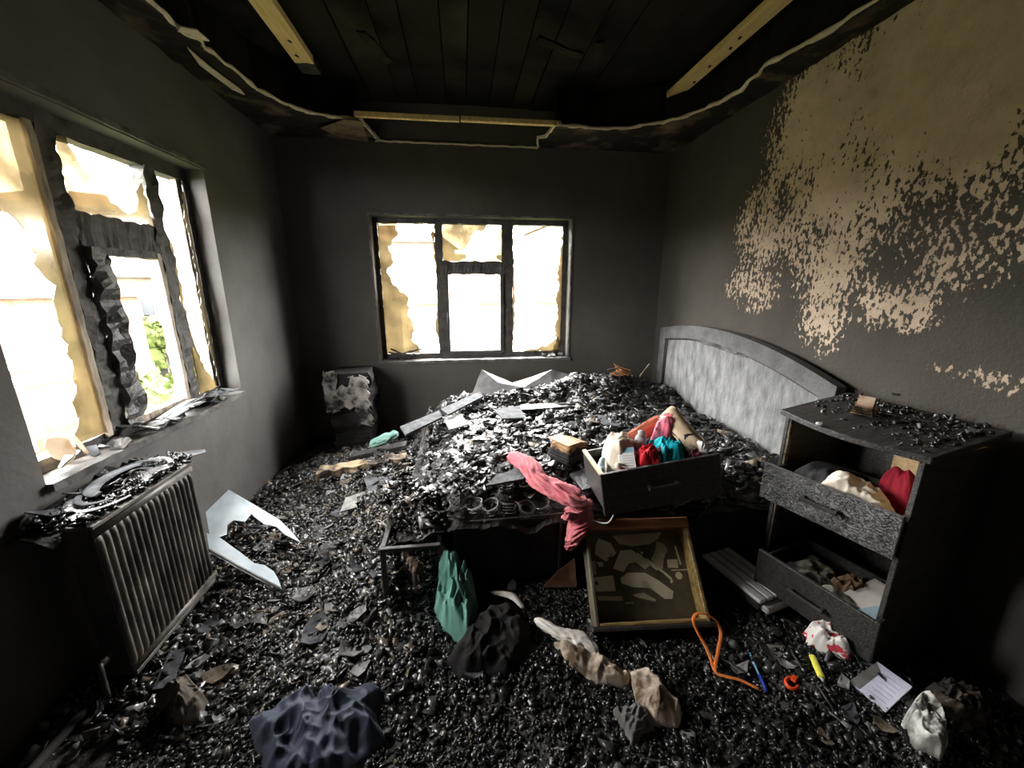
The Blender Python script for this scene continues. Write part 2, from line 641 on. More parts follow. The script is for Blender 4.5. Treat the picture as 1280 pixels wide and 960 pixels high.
fl = MB().box(XL, XR, YF, YB, -.12, 0).build('floor', CHAR_DULL)
tag(fl, kind='structure')
strip_wall('wall_back', SOOTWALL, [(XL - TH, W1[0], YB, YB + TH, -.12, 3.2), (W1[1], XR + TH, YB, YB + TH, -.12, 3.2), (W1[0], W1[1], YB, YB + TH, -.12, W1[2]), (W1[0], W1[1], YB, YB + TH, W1[3], 3.2)])
strip_wall('wall_left', SOOTLEFT, [(XL - TH, XL, YF - TH, W2[0], -.12, 3.2), (XL - TH, XL, W2[1], YB, -.12, 3.2), (XL - TH, XL, W2[0], W2[1], -.12, W2[2]), (XL - TH, XL, W2[0], W2[1], W2[3], 3.2)])
strip_wall('wall_right', FLAKEWALL, [(XR, XR + TH, YF - TH, YB, -.12, 3.2)])
strip_wall('wall_front', SOOTWALL, [(XL, XR, YF - TH, YF, -.12, 3.2)])

# ceiling: charred boards nailed side by side above the fallen plaster
ceil = MB().box(XL, XR, YF, YB, ZC + .02, ZC + .22).build('ceiling', CEILCHAR)
tag(ceil, kind='structure')
x = XL + .005
k = 0
while x < XR - .02:
    w = min(random.choice((.16, .19, .22)), XR - .005 - x)
    dz = random.uniform(-.012, .012)
    y0 = YF + .01
    cut = random.choice((None, None, random.uniform(1.2, 3.2)))
    segs = [(y0, YB - .01)] if cut is None else [(y0, cut), (cut + .006, YB - .01)]
    for (a, b_) in segs:
        dz2 = dz + random.uniform(-.01, .01)
        mb = MB()
        mb.box(x, x + w - .008, a, b_, ZC - .02 + dz2, ZC + .01 + dz2)
        mb.build('board', CEILBROWN if k % 3 == 1 else CEILCHAR, ceil)
    x += w
    k += 1
# cross joists
for y in (-.4, .4, 1.2):
    MB().ragbar((XL + .02, y, ZC - .05), (XR - .02, y, ZC - .05), (0, 1, 0), (0, 0, 1), .03, .03, .012, .08, y).build('joist', CHAR, ceil)
# bare wooden battens on the charred ceiling
bt = MB()
bt.box(-1.0, -.885, .2, 3.04, ZC - .125, ZC - .08)
bt.build('batten', BATTEN, ceil, bevel=.003)
MB().ragbar((-.943, 3.03, ZC - .1), (-.943, 3.16, ZC - .1), (1, 0, 0), (0, 0, 1), .058, .026, .012, .02, 3).build('charred_end', CHAR, ceil)
bt = MB()
bt.box(1.565, 1.66, .2, 3.26, ZC - .125, ZC - .08)
bt.build('batten', BATTEN, ceil, bevel=.003)
for (x, y) in ((1.612, 2.75), (1.63, 2.95), (1.6, 2.45), (1.615, 2.55), (-.94, 2.8), (-.96, 2.95)):
    MB().tube([(x, y - .012, ZC - .126), (x + .008, y + .012, ZC - .126)], .009, 7, .25).build('knot', CHAR_DULL, ceil)
# burnt laths and rags hanging between the joists
for (px, py, l, r, ti) in ((700, 60, .3, .3, .08), (745, 70, .25, 1.4, .1), (470, 60, .3, 1.2, .06)):
    c = at(px, py, ZC - .13)
    d = Vector((math.cos(r), math.sin(r), -ti)).normalized()
    MB().ragbar(c - d * l / 2, c + d * l / 2, Vector((-d.y, d.x, 0)).normalized(), (0, 0, 1), .03, .006, .014, .03, px).build('burnt_lath', CEILBROWN, ceil)

# plaster soffit that still runs round the edge of the room
ZS = 2.68
soff = empty('trim_1', (0, 0, 0))
tag(soff, 'sooty plaster soffit with a broken pale edge round the room', kind='structure')
left_in = [(-1.27, YF), (-1.27, .5), (-1.265, 1.6), (-1.26, 2.2), (-1.26, 2.34), (-1.235, 2.45), (-1.265, 2.52), (-1.25, 2.61), (-1.2, 2.92), (-1.12, 3.12), (-1.03, 3.25), (-.9, 3.32), (-.72, 3.34)]
left_w = [(XL, YF), (XL, .5), (XL, 1.6), (XL, 2.2), (XL, 2.34), (XL, 2.5), (XL, 2.6), (XL, 2.75), (XL, 3.2), (XL, YB), (-1.3, YB), (-1.0, YB), (-.66, YB)]
right_in = [(.76, 3.29), (.9, 3.31), (1.16, 3.32), (1.36, 3.26), (1.53, 3.15), (1.66, 2.98), (1.74, 2.8), (1.755, 2.6), (1.74, 2.43), (1.7, 2.35), (1.73, 2.2), (1.76, 2.08), (1.79, 1.82), (1.8, .8), (1.8, YF)]
right_w = [(.7, YB), (.9, YB), (1.2, YB), (1.5, YB), (XR, YB), (XR, 3.3), (XR, 3.0), (XR, 2.7), (XR, 2.5), (XR, 2.4), (XR, 2.25), (XR, 2.1), (XR, 1.85), (XR, .8), (XR, YF)]


def densify(a, b, n=5, amp=.012, seed=0):
    A, Bq = [], []
    for i in range(len(a) - 1):
        for k in range(n):
            t = k / n
            p = Vector((a[i][0] + (a[i + 1][0] - a[i][0]) * t, a[i][1] + (a[i + 1][1] - a[i][1]) * t, 0))
            q = Vector((b[i][0] + (b[i + 1][0] - b[i][0]) * t, b[i][1] + (b[i + 1][1] - b[i][1]) * t, 0))
            nn = noise.noise(p * 9 + Vector((seed, 0, 0))) + .5 * noise.noise(p * 31)
            A.append(p + (p - q).normalized() * nn * amp)
            Bq.append(q)
    A.append(Vector((*a[-1], 0)))
    Bq.append(Vector((*b[-1], 0)))
    return A, Bq


for (ai, wi, sd, sag) in ((left_in, left_w, 1, .02), (right_in, right_w, 5, .008)):
    A, Wq = densify(ai, wi, 6, .014, sd)
    n = len(A)
    vs, fs = [], []
    ROW = 6
    for i in range(n):
        for j in range(ROW + 1):
            t = j / ROW
            p = Wq[i].lerp(A[i], t)
            z = ZS - sag * t * (1 + noise.noise(p * 3)) + .012 * noise.noise(p * 11)
            vs.append((p.x, p.y, z))
    for i in range(n - 1):
        for j in range(ROW):
            a0 = i * (ROW + 1) + j
            fs.append((a0, a0 + 1, a0 + ROW + 2, a0 + ROW + 1))
    me = bpy.data.meshes.new('soffit_board')
    me.from_pydata(vs, [], fs)
    o = link('soffit_board', me, SOFFIT, soff)
    sd_ = o.modifiers.new('thick', 'SOLIDIFY')
    sd_.thickness = .018
    sd_.offset = 0
    # pale broken edge
    path = [Vector((vs[i * (ROW + 1) + ROW][0], vs[i * (ROW + 1) + ROW][1], vs[i * (ROW + 1) + ROW][2] + .002)) for i in range(n)]
    rs = [.009 + .006 * (noise.noise(p * 20) + .3) for p in path]
    MB().tube(path, [max(.005, r) for r in rs], 6, 1.1).build('broken_edge', PLASTER_EDGE, soff)
    # fascia up to the boards
    vs2, fs2 = [], []
    for i, p in enumerate(path):
        q = Wq[i]
        d = (Vector((p.x, p.y, 0)) - q).normalized()
        vs2 += [(p.x - d.x * .05, p.y - d.y * .05, ZS), (p.x - d.x * .09, p.y - d.y * .09, ZC - .03)]
    for i in range(n - 1):
        fs2.append((2 * i, 2 * i + 1, 2 * i + 3, 2 * i + 2))
    me = bpy.data.meshes.new('soffit_hanger')
    me.from_pydata(vs2, [], fs2)
    o = link('soffit_hanger', me, CEILCHAR, soff)
    o.modifiers.new('thick', 'SOLIDIFY').thickness = .02
# exposed batten in front of the missing stretch of soffit, broken plaster lip on the back wall
MB().cbox(-.73, .02, 3.315, 3.345, ZS - .006, ZS + .03, .003).build('batten', BATTEN, soff)
MB().cbox(.032, .79, 3.3, 3.335, ZS - .006, ZS + .028, .003).build('batten', BATTEN, soff)
lip = [Vector((-.68 + .03 * i, YB - .012, ZS - .012 + .008 * noise.noise(Vector((i * .4, 0, 0))))) for i in range(47)]
MB().tube(lip, [.009 + .004 * noise.noise(Vector((i * .5, 3, 0))) for i in range(47)], 6).build('plaster_lip', PLASTER_EDGE, soff)
for (p, q) in (((.74, 3.3), (.72, 3.55)), ((.72, 3.55), (.66, 3.6)), ((.66, 3.6), (.7, YB - .02))):
    MB().ragbar((*p, ZS), (*q, ZS), (1, 0, 0), (0, 0, 1), .008, .012, .008, .03, 4).build('broken_edge', PLASTER_EDGE, soff)
MB().ragbar((-.71, 3.35, ZS), (-.65, YB - .02, ZS), (1, 0, 0), (0, 0, 1), .008, .012, .008, .03, 9).build('broken_edge', PLASTER_EDGE, soff)
# peeled plaster lying bare on the left soffit
for (poly) in ([(430, 150), (452, 152), (461, 178), (425, 172), (400, 160)], [(234, 60), (262, 84), (300, 112), (306, 119), (290, 112), (250, 82)], [(250, 50), (238, 42), (222, 40), (226, 34), (246, 38), (262, 52)]):
    MB().prism([at(px, py, ZS - .045) for (px, py) in poly], (0, 0, .006)).build('bare_plaster', PLASTER_EDGE if len(poly) > 5 else FLAKE_BROWN, soff)

# sills, trims
sill1 = MB()
sill1.ragbar((W1[0] - .03, YB + .05, W1[2] - .008), (W1[1] + .03, YB + .05, W1[2] - .008), (0, 1, 0), (0, 0, 1), .075, .012, .006, .04, 2)
tag(sill1.build('trim_2', SILLMAT), 'sooty plaster sill under the back window', kind='structure')
sill2 = MB()
sill2.ragbar((XL - .03, W2[0], W2[2] - .008), (XL - .03, W2[1], W2[2] - .008), (1, 0, 0), (0, 0, 1), .055, .014, .007, .04, 5)
tag(sill2.build('trim_3', SILLMAT), 'sooty stone sill under the left window', kind='structure')
arch = empty('trim_4')
tag(arch, 'pale bead of plaster round the back window opening', kind='structure')
e = .012
for (a, b_) in (((W1[0] - e, YB - .004, W1[2]), (W1[0] - e, YB - .004, W1[3])), ((W1[1] + e, YB - .004, W1[2]), (W1[1] + e, YB - .004, W1[3])), ((W1[0] - .02, YB - .004, W1[3] + e), (W1[1] + .02, YB - .004, W1[3] + e))):
    MB().ragbar(a, b_, (1, 0, 0) if a[0] == b_[0] else (0, 0, 1), (0, 1, 0), .007, .006, .005, .04, a[0]).build('bead', SILLMAT, arch)
lint = MB()
lint.ragbar((XL + .006, W2[0] - .1, W2[3] + .02), (XL + .006, W2[1] + .02, W2[3] + .02), (1, 0, 0), (0, 0, 1), .008, .012, .006, .05, 8)
tag(lint.build('trim_5', SILLMAT), 'pale bead above the left window opening', kind='structure')
# heating pipe along the foot of the left wall
tag(MB().tube([(-1.36, .2, .05), (-1.36, 1.3, .05)], .014, 8).build('heating_pipe', CHAR_DULL, smooth=True), 'thin sooty heating pipe running along the foot of the left wall', 'pipe')


# ------------------------------------------------------------------ windows
def shard(name, parent, pts, to3, thick, m, jag=.012, step=.03, seed=0, smoothjag=False):
    """irregular glass remnant: pts in window plane (u, z)"""
    out = []
    rr = random.Random(seed)
    n = len(pts)
    for i in range(n):
        a, b_ = Vector(pts[i][:2]), Vector(pts[(i + 1) % n][:2])
        straight = len(pts[i]) > 2
        L_ = (b_ - a).length
        k = max(1, int(L_ / step)) if not straight else 1
        nn = Vector((-(b_ - a).y, (b_ - a).x)).normalized() if L_ > 0 else Vector((0, 0))
        for j in range(k):
            p = a + (b_ - a) * (j / k)
            if j:
                p = p + nn * rr.uniform(-jag, jag)
            out.append(p)
    P = [to3(p.x, p.y, 0) for p in out]
    d = to3(0, 0, thick) - to3(0, 0, 0)
    return MB().prism(P, d).build(name, m, parent)


def bar(parent, name, to3, u0, u1, z0, z1, d0, d1, m, amp=.006, seed=0):
    """frame member in window coordinates"""
    if (u1 - u0) > (z1 - z0):
        a, b_ = to3(u0, (z0 + z1) / 2, (d0 + d1) / 2), to3(u1, (z0 + z1) / 2, (d0 + d1) / 2)
        U = (to3(0, 1, 0) - to3(0, 0, 0))
        hu = (z1 - z0) / 2
    else:
        a, b_ = to3((u0 + u1) / 2, z0, (d0 + d1) / 2), to3((u0 + u1) / 2, z1, (d0 + d1) / 2)
        U = (to3(1, 0, 0) - to3(0, 0, 0))
        hu = (u1 - u0) / 2
    Wd = to3(0, 0, 1) - to3(0, 0, 0)
    return MB().ragbar(a, b_, U, Wd, hu, (d1 - d0) / 2, amp, .025, seed, 18).build(name, m, parent)


def T1(u, z, d):
    return Vector((u, YB + .1 + d, z))


w1 = empty('window_1', (0, 0, 0))
tag(w1, 'burnt three-light window in the back wall', kind='structure')
x0, x1, z0, z1 = W1
bar(w1, 'frame', T1, x0, x0 + .04, z0, z1, 0, .07, WOODFRAME, seed=1)
bar(w1, 'frame', T1, x1 - .05, x1, z0, z1, 0, .07, WOODFRAME, seed=2)
bar(w1, 'frame', T1, x0 + .03, x1 - .03, z1 - .045, z1, 0, .07, WOODFRAME, seed=3)
bar(w1, 'frame', T1, x0 + .03, x1 - .03, z0, z0 + .055, 0, .07, WOODFRAME, seed=4)
bar(w1, 'mullion', T1, -.235, -.165, z0 + .04, z1 - .04, 0, .07, WOODFRAME, .008, 5)
bar(w1, 'mullion', T1, .39, .495, z0 + .04, z1 - .04, 0, .07, WOODFRAME, .01, 6)
bar(w1, 'transom', T1, -.18, .41, 1.6, 1.715, 0, .07, WOODFRAME, .014, 7)
sash = empty('sash')
sash.parent = w1
bar(sash, 'stile', T1, -.17, -.125, z0 + .05, 1.6, -.02, .03, WOODFRAME, .003, 8)
bar(sash, 'stile', T1, .37, .4, z0 + .05, 1.6, -.02, .03, WOODFRAME, .003, 9)
bar(sash, 'rail', T1, -.14, .38, z0 + .04, z0 + .075, -.02, .03, WOODFRAME, .003, 10)
MB().cbox(-.152, -.142, YB + .05, YB + .085, 1.14, 1.24, .003).build('handle', METAL_DARK, sash)
# remnants of glass, jagged and stained
shard('glass_shard', w1, [(-.74, 2.045), (-.56, 2.05), (-.57, 1.93), (-.66, 1.84), (-.62, 1.7), (-.69, 1.62), (-.64, 1.5), (-.5, 1.38), (-.52, 1.22), (-.47, 1.1), (-.5, .98), (-.4, .85, 1), (-.74, .85, 1)], T1, .004, GLASS_SOOT, .014, .03, 3)
shard('glass_shard', w1, [(-.235, .86), (-.26, 1.1), (-.235, 1.35, 1)], T1, .004, GLASS_SOOT, .01, .03, 4)
shard('glass_shard', w1, [(-.235, 2.04), (-.27, 1.95), (-.25, 1.82), (-.235, 1.6)], T1, .004, GLASS_SOOT, .01, .03, 5)
shard('glass_shard', w1, [(-.165, 2.045, 1), (.25, 2.045), (.22, 1.99), (.14, 1.98), (.08, 1.88), (.03, 1.82), (.05, 1.74), (-.04, 1.715, 1), (-.165, 1.715, 1)], T1, .004, GLASS_SOOT, .012, .025, 6)
shard('glass_shard', w1, [(.395, 2.04), (.35, 1.95), (.37, 1.83), (.33, 1.76), (.395, 1.71, 1)], T1, .004, GLASS_SOOT, .01, .025, 7)
shard('glass_shard', w1, [(.985, 2.04, 1), (.985, .84), (.9, .845), (.94, .95), (.925, 1.1), (.955, 1.2), (.92, 1.36), (.955, 1.45), (.935, 1.6), (.96, 1.8)], T1, .004, GLASS_SOOT, .012, .025, 8)
shard('glass_shard', w1, [(.6, .84), (.98, .84), (.96, 1.0), (.85, .9)], T1, .004, GLASS_SOOT, .012, .025, 9)
shard('glass_shard', w1, [(.495, 2.04), (.505, 1.6), (.515, 1.2), (.495, .9, 1)], T1, .004, GLASS_SOOT, .008, .025, 10)


def T2(u, z, d):
    return Vector((XL - .1 - d, u, z))


w2 = empty('window_2', (0, 0, 0))
tag(w2, 'burnt three-light window in the left wall', kind='structure')
y0, y1, z0, z1 = W2
bar(w2, 'frame', T2, y1 - .04, y1, z0, z1, 0, .07, WOODFRAME, seed=11)
bar(w2, 'frame', T2, y0, y0 + .05, z0, z1, 0, .07, WOODFRAME, seed=12)
bar(w2, 'frame', T2, y0 + .03, y1 - .03, z1 - .07, z1, 0, .07, WOODFRAME, seed=13)
bar(w2, 'frame', T2, y0 + .03, y1 - .03, z0, z0 + .055, 0, .07, WOODFRAME, seed=14)
bar(w2, 'frame_strip', T2, y1 - .07, y1 - .04, z0 + .05, z1 - .06, .02, .05, PALEFRAME, .004, 15)
bar(w2, 'mullion', T2, 2.43, 2.52, z0 + .04, z1 - .06, 0, .07, WOODFRAME, .016, 16)
bar(w2, 'mullion', T2, 1.90, 1.98, z0 + .04, z1 - .06, 0, .07, WOODFRAME, .012, 17)
bar(w2, 'frame_strip', T2, 1.855, 1.885, z0 + .04, z1 - .06, -.012, .05, PALEFRAME, .004, 18)
bar(w2, 'frame_strip', T2, 1.888, 1.9, z0 + .04, z1 - .06, .01, .05, WOODFRAME, .004, 38)
bar(w2, 'transom', T2, 1.97, 2.44, 1.655, 1.80, 0, .07, WOODFRAME, .022, 19)
sash = empty('sash')
sash.parent = w2
bar(sash, 'stile', T2, 1.98, 2.075, z0 + .05, 1.66, -.025, .03, CHAR, .03, 20)
bar(sash, 'stile', T2, 2.375, 2.405, z0 + .05, 1.66, -.02, .03, PALEFRAME, .004, 21)
bar(sash, 'stile', T2, 2.405, 2.43, z0 + .05, 1.66, -.02, .03, WOODFRAME, .012, 22)
bar(sash, 'rail', T2, 2.0, 2.4, z0 + .04, z0 + .075, -.02, .03, PALEFRAME, .004, 23)
bar(sash, 'rail', T2, 2.0, 2.4, 1.63, 1.665, -.02, .03, WOODFRAME, .01, 24)
shard('glass_shard', w2, [(1.98, 2.095, 1), (2.03, 2.095), (2.06, 2.0), (2.13, 1.93), (2.18, 1.87), (2.27, 1.83), (2.33, 1.86), (2.35, 1.95), (2.4, 2.0), (2.43, 1.8, 1), (1.98, 1.8, 1)], T2, .004, GLASS_SOOT, .012, .025, 21)
shard('glass_shard', w2, [(1.47, 2.095, 1), (1.86, 2.095, 1), (1.86, .86, 1), (1.72, .86), (1.76, 1.0), (1.8, 1.2), (1.79, 1.4), (1.82, 1.5), (1.76, 1.58), (1.78, 1.68), (1.72, 1.75), (1.6, 1.72), (1.47, 1.78, 1)], T2, .004, GLASS_SOOT, .012, .03, 22)
shard('glass_shard', w2, [(2.52, 1.75), (2.545, 1.5), (2.53, 1.2), (2.6, 1.0), (2.68, .9), (2.7, .85, 1), (2.52, .85, 1)], T2, .004, GLASS_SOOT, .014, .025, 23)
shard('glass_shard', w2, [(2.72, 2.08), (2.69, 1.9), (2.7, 1.6), (2.68, 1.3), (2.7, 1.0), (2.72, .85, 1)], T2, .004, GLASS_PALE, .012, .025, 24)
shard('glass_shard', w2, [(2.075, .95), (2.1, 1.1), (2.085, 1.3), (2.11, 1.45), (2.07, 1.6)], T2, .004, GLASS_SOOT, .014, .025, 25)


# ------------------------------------------------------------------ debris fields
def gauss(x, y, c):
    cx, cy, sx, sy, h = c
    return h * math.exp(-((x - cx) / sx) ** 2 - ((y - cy) / sy) ** 2)


FMOUNDS = [(-.42, 2.1, .3, .45, .2), (-.62, 2.75, .35, .5, .16), (-1.0, 3.1, .5, .4, .07), (-.35, 1.78, .2, .2, .12), (-.17, 1.76, .12, .13, .3), (-.33, 2.1, .14, .35, .14), (1.35, 1.02, .22, .3, .07), (.2, 1.35, .25, .2, .03), (1.6, .75, .3, .25, .06), (-1.25, 2.2, .2, .5, .05)]


def floor_h(x, y):
    p = Vector((x, y, 0))
    h = .03 + .016 * noise.noise(p * 3.1) + .010 * noise.noise(p * 9.7) + .006 * noise.noise(p * 27)
    for c in FMOUNDS:
        h += gauss(x, y, c) * (1 + .35 * noise.noise(p * 7))
    return max(h, .006)


BX0, BX1, BY0, BY1 = -.36, 1.86, 1.64, 3.52
BMOUNDS = [(1.35, 3.3, .6, .3, .2), (.5, 3.35, .7, .2, .06), (.1, 2.2, .35, .35, .05), (1.0, 2.5, .6, .5, .05), (.0, 1.85, .25, .2, .04), (1.7, 2.3, .2, .8, .02)]


def bed_h(x, y):
    p = Vector((x, y, 3.3))
    h = .468 + .025 * noise.noise(p * 3) + .03 * (1 - 2 * abs(noise.noise(p * 6.5))) + .02 * noise.noise(p * 13) + .010 * noise.noise(p * 31)
    for c in BMOUNDS:
        h += gauss(x, y, c) * (1 + .3 * noise.noise(p * 5))
    foot = BX0 - (.12 * (y - 1.64) / 1.9 - .14)          # the foot end runs a little askew
    d = min((x - foot) / .22, (y - BY0 + .02) / .22)
    d = max(0, min(1, d))
    return h - .10 * (1 - d) ** 1.6 - (0.04 if d < .9 else 0) * (1 - d)


def heightfield(name, fn, x0, x1, y0, y1, step, m):
    nx, ny = int((x1 - x0) / step) + 1, int((y1 - y0) / step) + 1
    vs = []
    for j in range(ny):
        for i in range(nx):
            x, y = x0 + (x1 - x0) * i / (nx - 1), y0 + (y1 - y0) * j / (ny - 1)
            vs.append((x, y, fn(x, y)))
    fs = [(j * nx + i, j * nx + i + 1, (j + 1) * nx + i + 1, (j + 1) * nx + i) for j in range(ny - 1) for i in range(nx - 1)]
    me = bpy.data.meshes.new(name)
    me.from_pydata(vs, [], fs)
    return link(name, me, m, None, False)


def chip_bases():
    """small angular lumps: jittered five- or six-sided prisms"""
    out = []
    for k in range(14):
        n = 4 if k % 2 else 5
        a = np.sort(rng.uniform(0, 2 * np.pi, n) * .35 + np.arange(n) * 2 * np.pi / n)
        r = rng.uniform(.65, 1.15, n)
        top = np.stack([r * np.cos(a), r * np.sin(a), rng.uniform(.35, 1.0, n)], 1)
        bot = np.stack([1.1 * r * np.cos(a + .1), 1.1 * r * np.sin(a + .1), rng.uniform(-.9, -.35, n)], 1)
        top[:, :2] *= rng.uniform(.6, .95)
        v = np.vstack([bot, top])
        f = []
        for i in range(n):
            j = (i + 1) % n
            f += [(i, j, n + j), (i, n + j, n + i)]
        for i in range(1, n - 1):
            f += [(0, i + 1, i), (n, n + i, n + i + 1)]
        out.append((v, np.array(f)))
    return out


def curl_bases():
    """papery curled flakes with a little thickness"""
    out = []
    for k in range(12):
        nx, cur, tw = 4, rng.uniform(.3, 1.3), rng.uniform(-.5, .5)
        top = []
        for i in range(nx):
            u = i / (nx - 1) * 2 - 1
            for v in (-1, 1):
                top.append((u * rng.uniform(.85, 1.1), v * rng.uniform(.55, 1.0), cur * u * u * 1.6 + tw * u * v + rng.uniform(-.15, .15)))
        top = np.array(top)
        bot = top - np.array([0, 0, .22])
        v = np.vstack([top, bot])
        m = len(top)
        f = []
        for i in range(nx - 1):
            a, b, c, d = 2 * i, 2 * i + 1, 2 * i + 3, 2 * i + 2
            f += [(a, d, c), (a, c, b), (m + a, m + c, m + d), (m + a, m + b, m + c), (a, m + a, m + d), (a, m + d, d), (b, c, m + c), (b, m + c, m + b)]
        f += [(0, 1, m + 1), (0, m + 1, m), (m - 2, 2 * m - 2, 2 * m - 1), (m - 2, 2 * m - 1, m - 1)]
        out.append((v, np.array(f)))
    return out


CB = chip_bases()
CURL = curl_bases()


def chips(name, pts, sizes, flat, cols, m, tilt=.6, bases=None):
    """one mesh of angular char pieces; flat = thickness ratio array"""
    n = len(pts)
    V, Fc, C = [], [], []
    base = 0
    bases = bases or CB
    which = rng.integers(0, len(bases), n)
    for b in range(len(bases)):
        idx = np.where(which == b)[0]
        if not len(idx):
            continue
        v, f = bases[b]
        k = len(idx)
        asp = rng.uniform(.75, 1.4, (k, 1))
        S = np.stack([sizes[idx] * asp[:, 0], sizes[idx] / asp[:, 0], sizes[idx] * flat[idx]], 1)
        q = v[None] * S[:, None, :]
        ax, ay, az = rng.normal(0, tilt, k), rng.normal(0, tilt, k), rng.uniform(0, 6.283, k)
        cx, sx, cy, sy, cz, sz = np.cos(ax), np.sin(ax), np.cos(ay), np.sin(ay), np.cos(az), np.sin(az)
        X, Y, Z = q[..., 0], q[..., 1], q[..., 2]
        Y, Z = Y * cx[:, None] - Z * sx[:, None], Y * sx[:, None] + Z * cx[:, None]
        X, Z = X * cy[:, None] + Z * sy[:, None], -X * sy[:, None] + Z * cy[:, None]
        X, Y = X * cz[:, None] - Y * sz[:, None], X * sz[:, None] + Y * cz[:, None]
        q = np.stack([X, Y, Z], -1) + pts[idx][:, None, :]
        nv = v.shape[0]
        V.append(q.reshape(-1, 3))
        Fc.append((f[None] + (np.arange(k) * nv)[:, None, None]).reshape(-1, 3) + base)
        C.append(np.repeat(cols[idx], nv, 0))
        base += k * nv
    V = np.vstack(V).astype(np.float32)
    Fc = np.vstack(Fc).astype(np.int32)
    C = np.vstack(C).astype(np.float32)
    me = bpy.data.meshes.new(name)
    me.vertices.add(len(V))
    me.vertices.foreach_set('co', V.ravel())
    me.loops.add(len(Fc) * 3)
    me.loops.foreach_set('vertex_index', Fc.ravel())
    me.polygons.add(len(Fc))
    me.polygons.foreach_set('loop_start', np.arange(0, len(Fc) * 3, 3, dtype=np.int32))
    me.polygons.foreach_set('loop_total', np.full(len(Fc), 3, dtype=np.int32))
    me.update(calc_edges=True)
    at_ = me.color_attributes.new('Col', 'FLOAT_COLOR', 'POINT')
    at_.data.foreach_set('color', np.hstack([C, np.ones((len(C), 1), np.float32)]).ravel())
    return link(name, me, m)


def chip_colors(n, pale, brown):
    g = rng.uniform(.008, .028, n)
    u = rng.uniform(0, 1, n)
    g = np.where(u < pale, rng.uniform(.08, .26, n), g)
    g = np.where((u > pale) & (u < pale + .15), rng.uniform(.03, .07, n), g)
    c = np.stack([g, g, g * .98], 1)
    isb = rng.uniform(0, 1, n) < brown
    t = rng.uniform(.05, .2, n)
    c[isb] = np.stack([t, t * .8, t * .58], 1)[isb]
    return c


hf = heightfield('ash_layer', floor_h, XL + .01, XR - .01, YF + .02, YB - .01, .022, GROUNDCHAR)
tag(hf, 'uneven layer of black ash and char trodden over the whole floor', 'ash', kind='stuff')


def fl_chips(name, n, x0, x1, y0, y1, s0, s1, pale, brown, label, flat=(.25, .8), keep=None, bases=None):
    px = rng.uniform(x0, x1, n * 2)
    py = rng.uniform(y0, y1, n * 2)
    ok = np.array([not (BX0 + .15 < a < BX1 + .1 and BY0 + .25 < b < BY1) and not (1.47 < a and 1.05 < b < 1.65) and (keep is None or keep(a, b)) for a, b in zip(px, py)])
    px, py = px[ok][:n], py[ok][:n]
    n = len(px)
    s = s0 + (s1 - s0) * rng.uniform(0, 1, n) ** 2.2
    z = np.array([floor_h(a, b) for a, b in zip(px, py)]) + s * .22
    o = chips(name, np.stack([px, py, z], 1), s, rng.uniform(*flat, n), chip_colors(n, pale, brown), CHIPS, .6 if bases is None else .45, bases)
    tag(o, label, 'debris', kind='stuff')
    return o


fl_chips('char_gravel', 46000, -1.15, XR - .05, .25, 1.75, .004, .0165, .05, .008, 'glossy black gravel of char covering the floor before the bed')
fl_chips('ash_rubble', 26000, XL + .04, -.15, 1.2, YB - .05, .005, .027, .24, .17, 'grey and brown ash rubble between the radiator and the foot of the bed', (.12, .6))
fl_chips('ash_flakes', 5200, XL + .04, -.15, 1.1, YB - .05, .008, .034, .2, .13, 'curled papery ash flakes strewn left of the bed', (.1, .4), bases=CURL)
fl_chips('char_flakes', 2600, -1.0, XR - .1, .4, 1.7, .006, .024, .07, .02, 'thin curled flakes of char strewn before the bed', (.1, .4), bases=CURL)
fl_chips('char_lumps', 450, -1.1, 1.8, .4, 1.7, .018, .036, .02, .01, 'larger black lumps of char strewn before the bed', (.3, .8))
fl_chips('char_crumbs', 5000, XL + .04, XR - .04, YF + .1, .3, .006, .03, .03, .01, 'dark crumbs of char on the floor nearest the viewer')

# ------------------------------------------------------------------ bed
bed = empty('double_bed', (.78, 2.55, 0))
tag(bed, 'burnt-out double bed with arched headboard and bare mattress springs', 'bed')
boff = Vector((-.78, -2.55, 0))


def bedpart(mb, name, m, parent=None, **k):
    o = mb.build(name, m, parent or bed, **k)
    o.location = boff if parent is None else (0, 0, 0)
    return o


bedpart(MB().cbox(-.08, 1.8, 1.66, 1.685, .06, .40, .004), 'side_rail', CHAR_DULL)
bedpart(MB().cbox(-.12, -.095, 1.70, 3.48, .06, .40, .004), 'foot_board', CHAR_DULL)
bedpart(MB().cbox(-.08, 1.8, 3.48, 3.5, .06, .40, .004), 'side_rail', CHAR_DULL)
bedpart(MB().box(-.07, 1.78, 1.69, 3.47, .30, .38), 'bed_base', CHAR_DULL)
for (x, y) in ((-.06, 1.7), (-.06, 3.42), (1.7, 1.7), (1.7, 3.42), (.85, 1.72)):
    bedpart(MB().box(x, x + .05, y, y + .05, 0, .3), 'leg', CHAR)
bedpart(MB().cbox(.44, .452, 1.648, 1.66, .07, .39, .002), 'panel_seam', METAL_DARK)
# mattress: charred heap over the springs
mh = heightfield('mattress', bed_h, BX0 + .02, BX1 - .02, BY0, BY1, .02, GROUNDCHAR)
mh.parent = bed
mh.location = boff
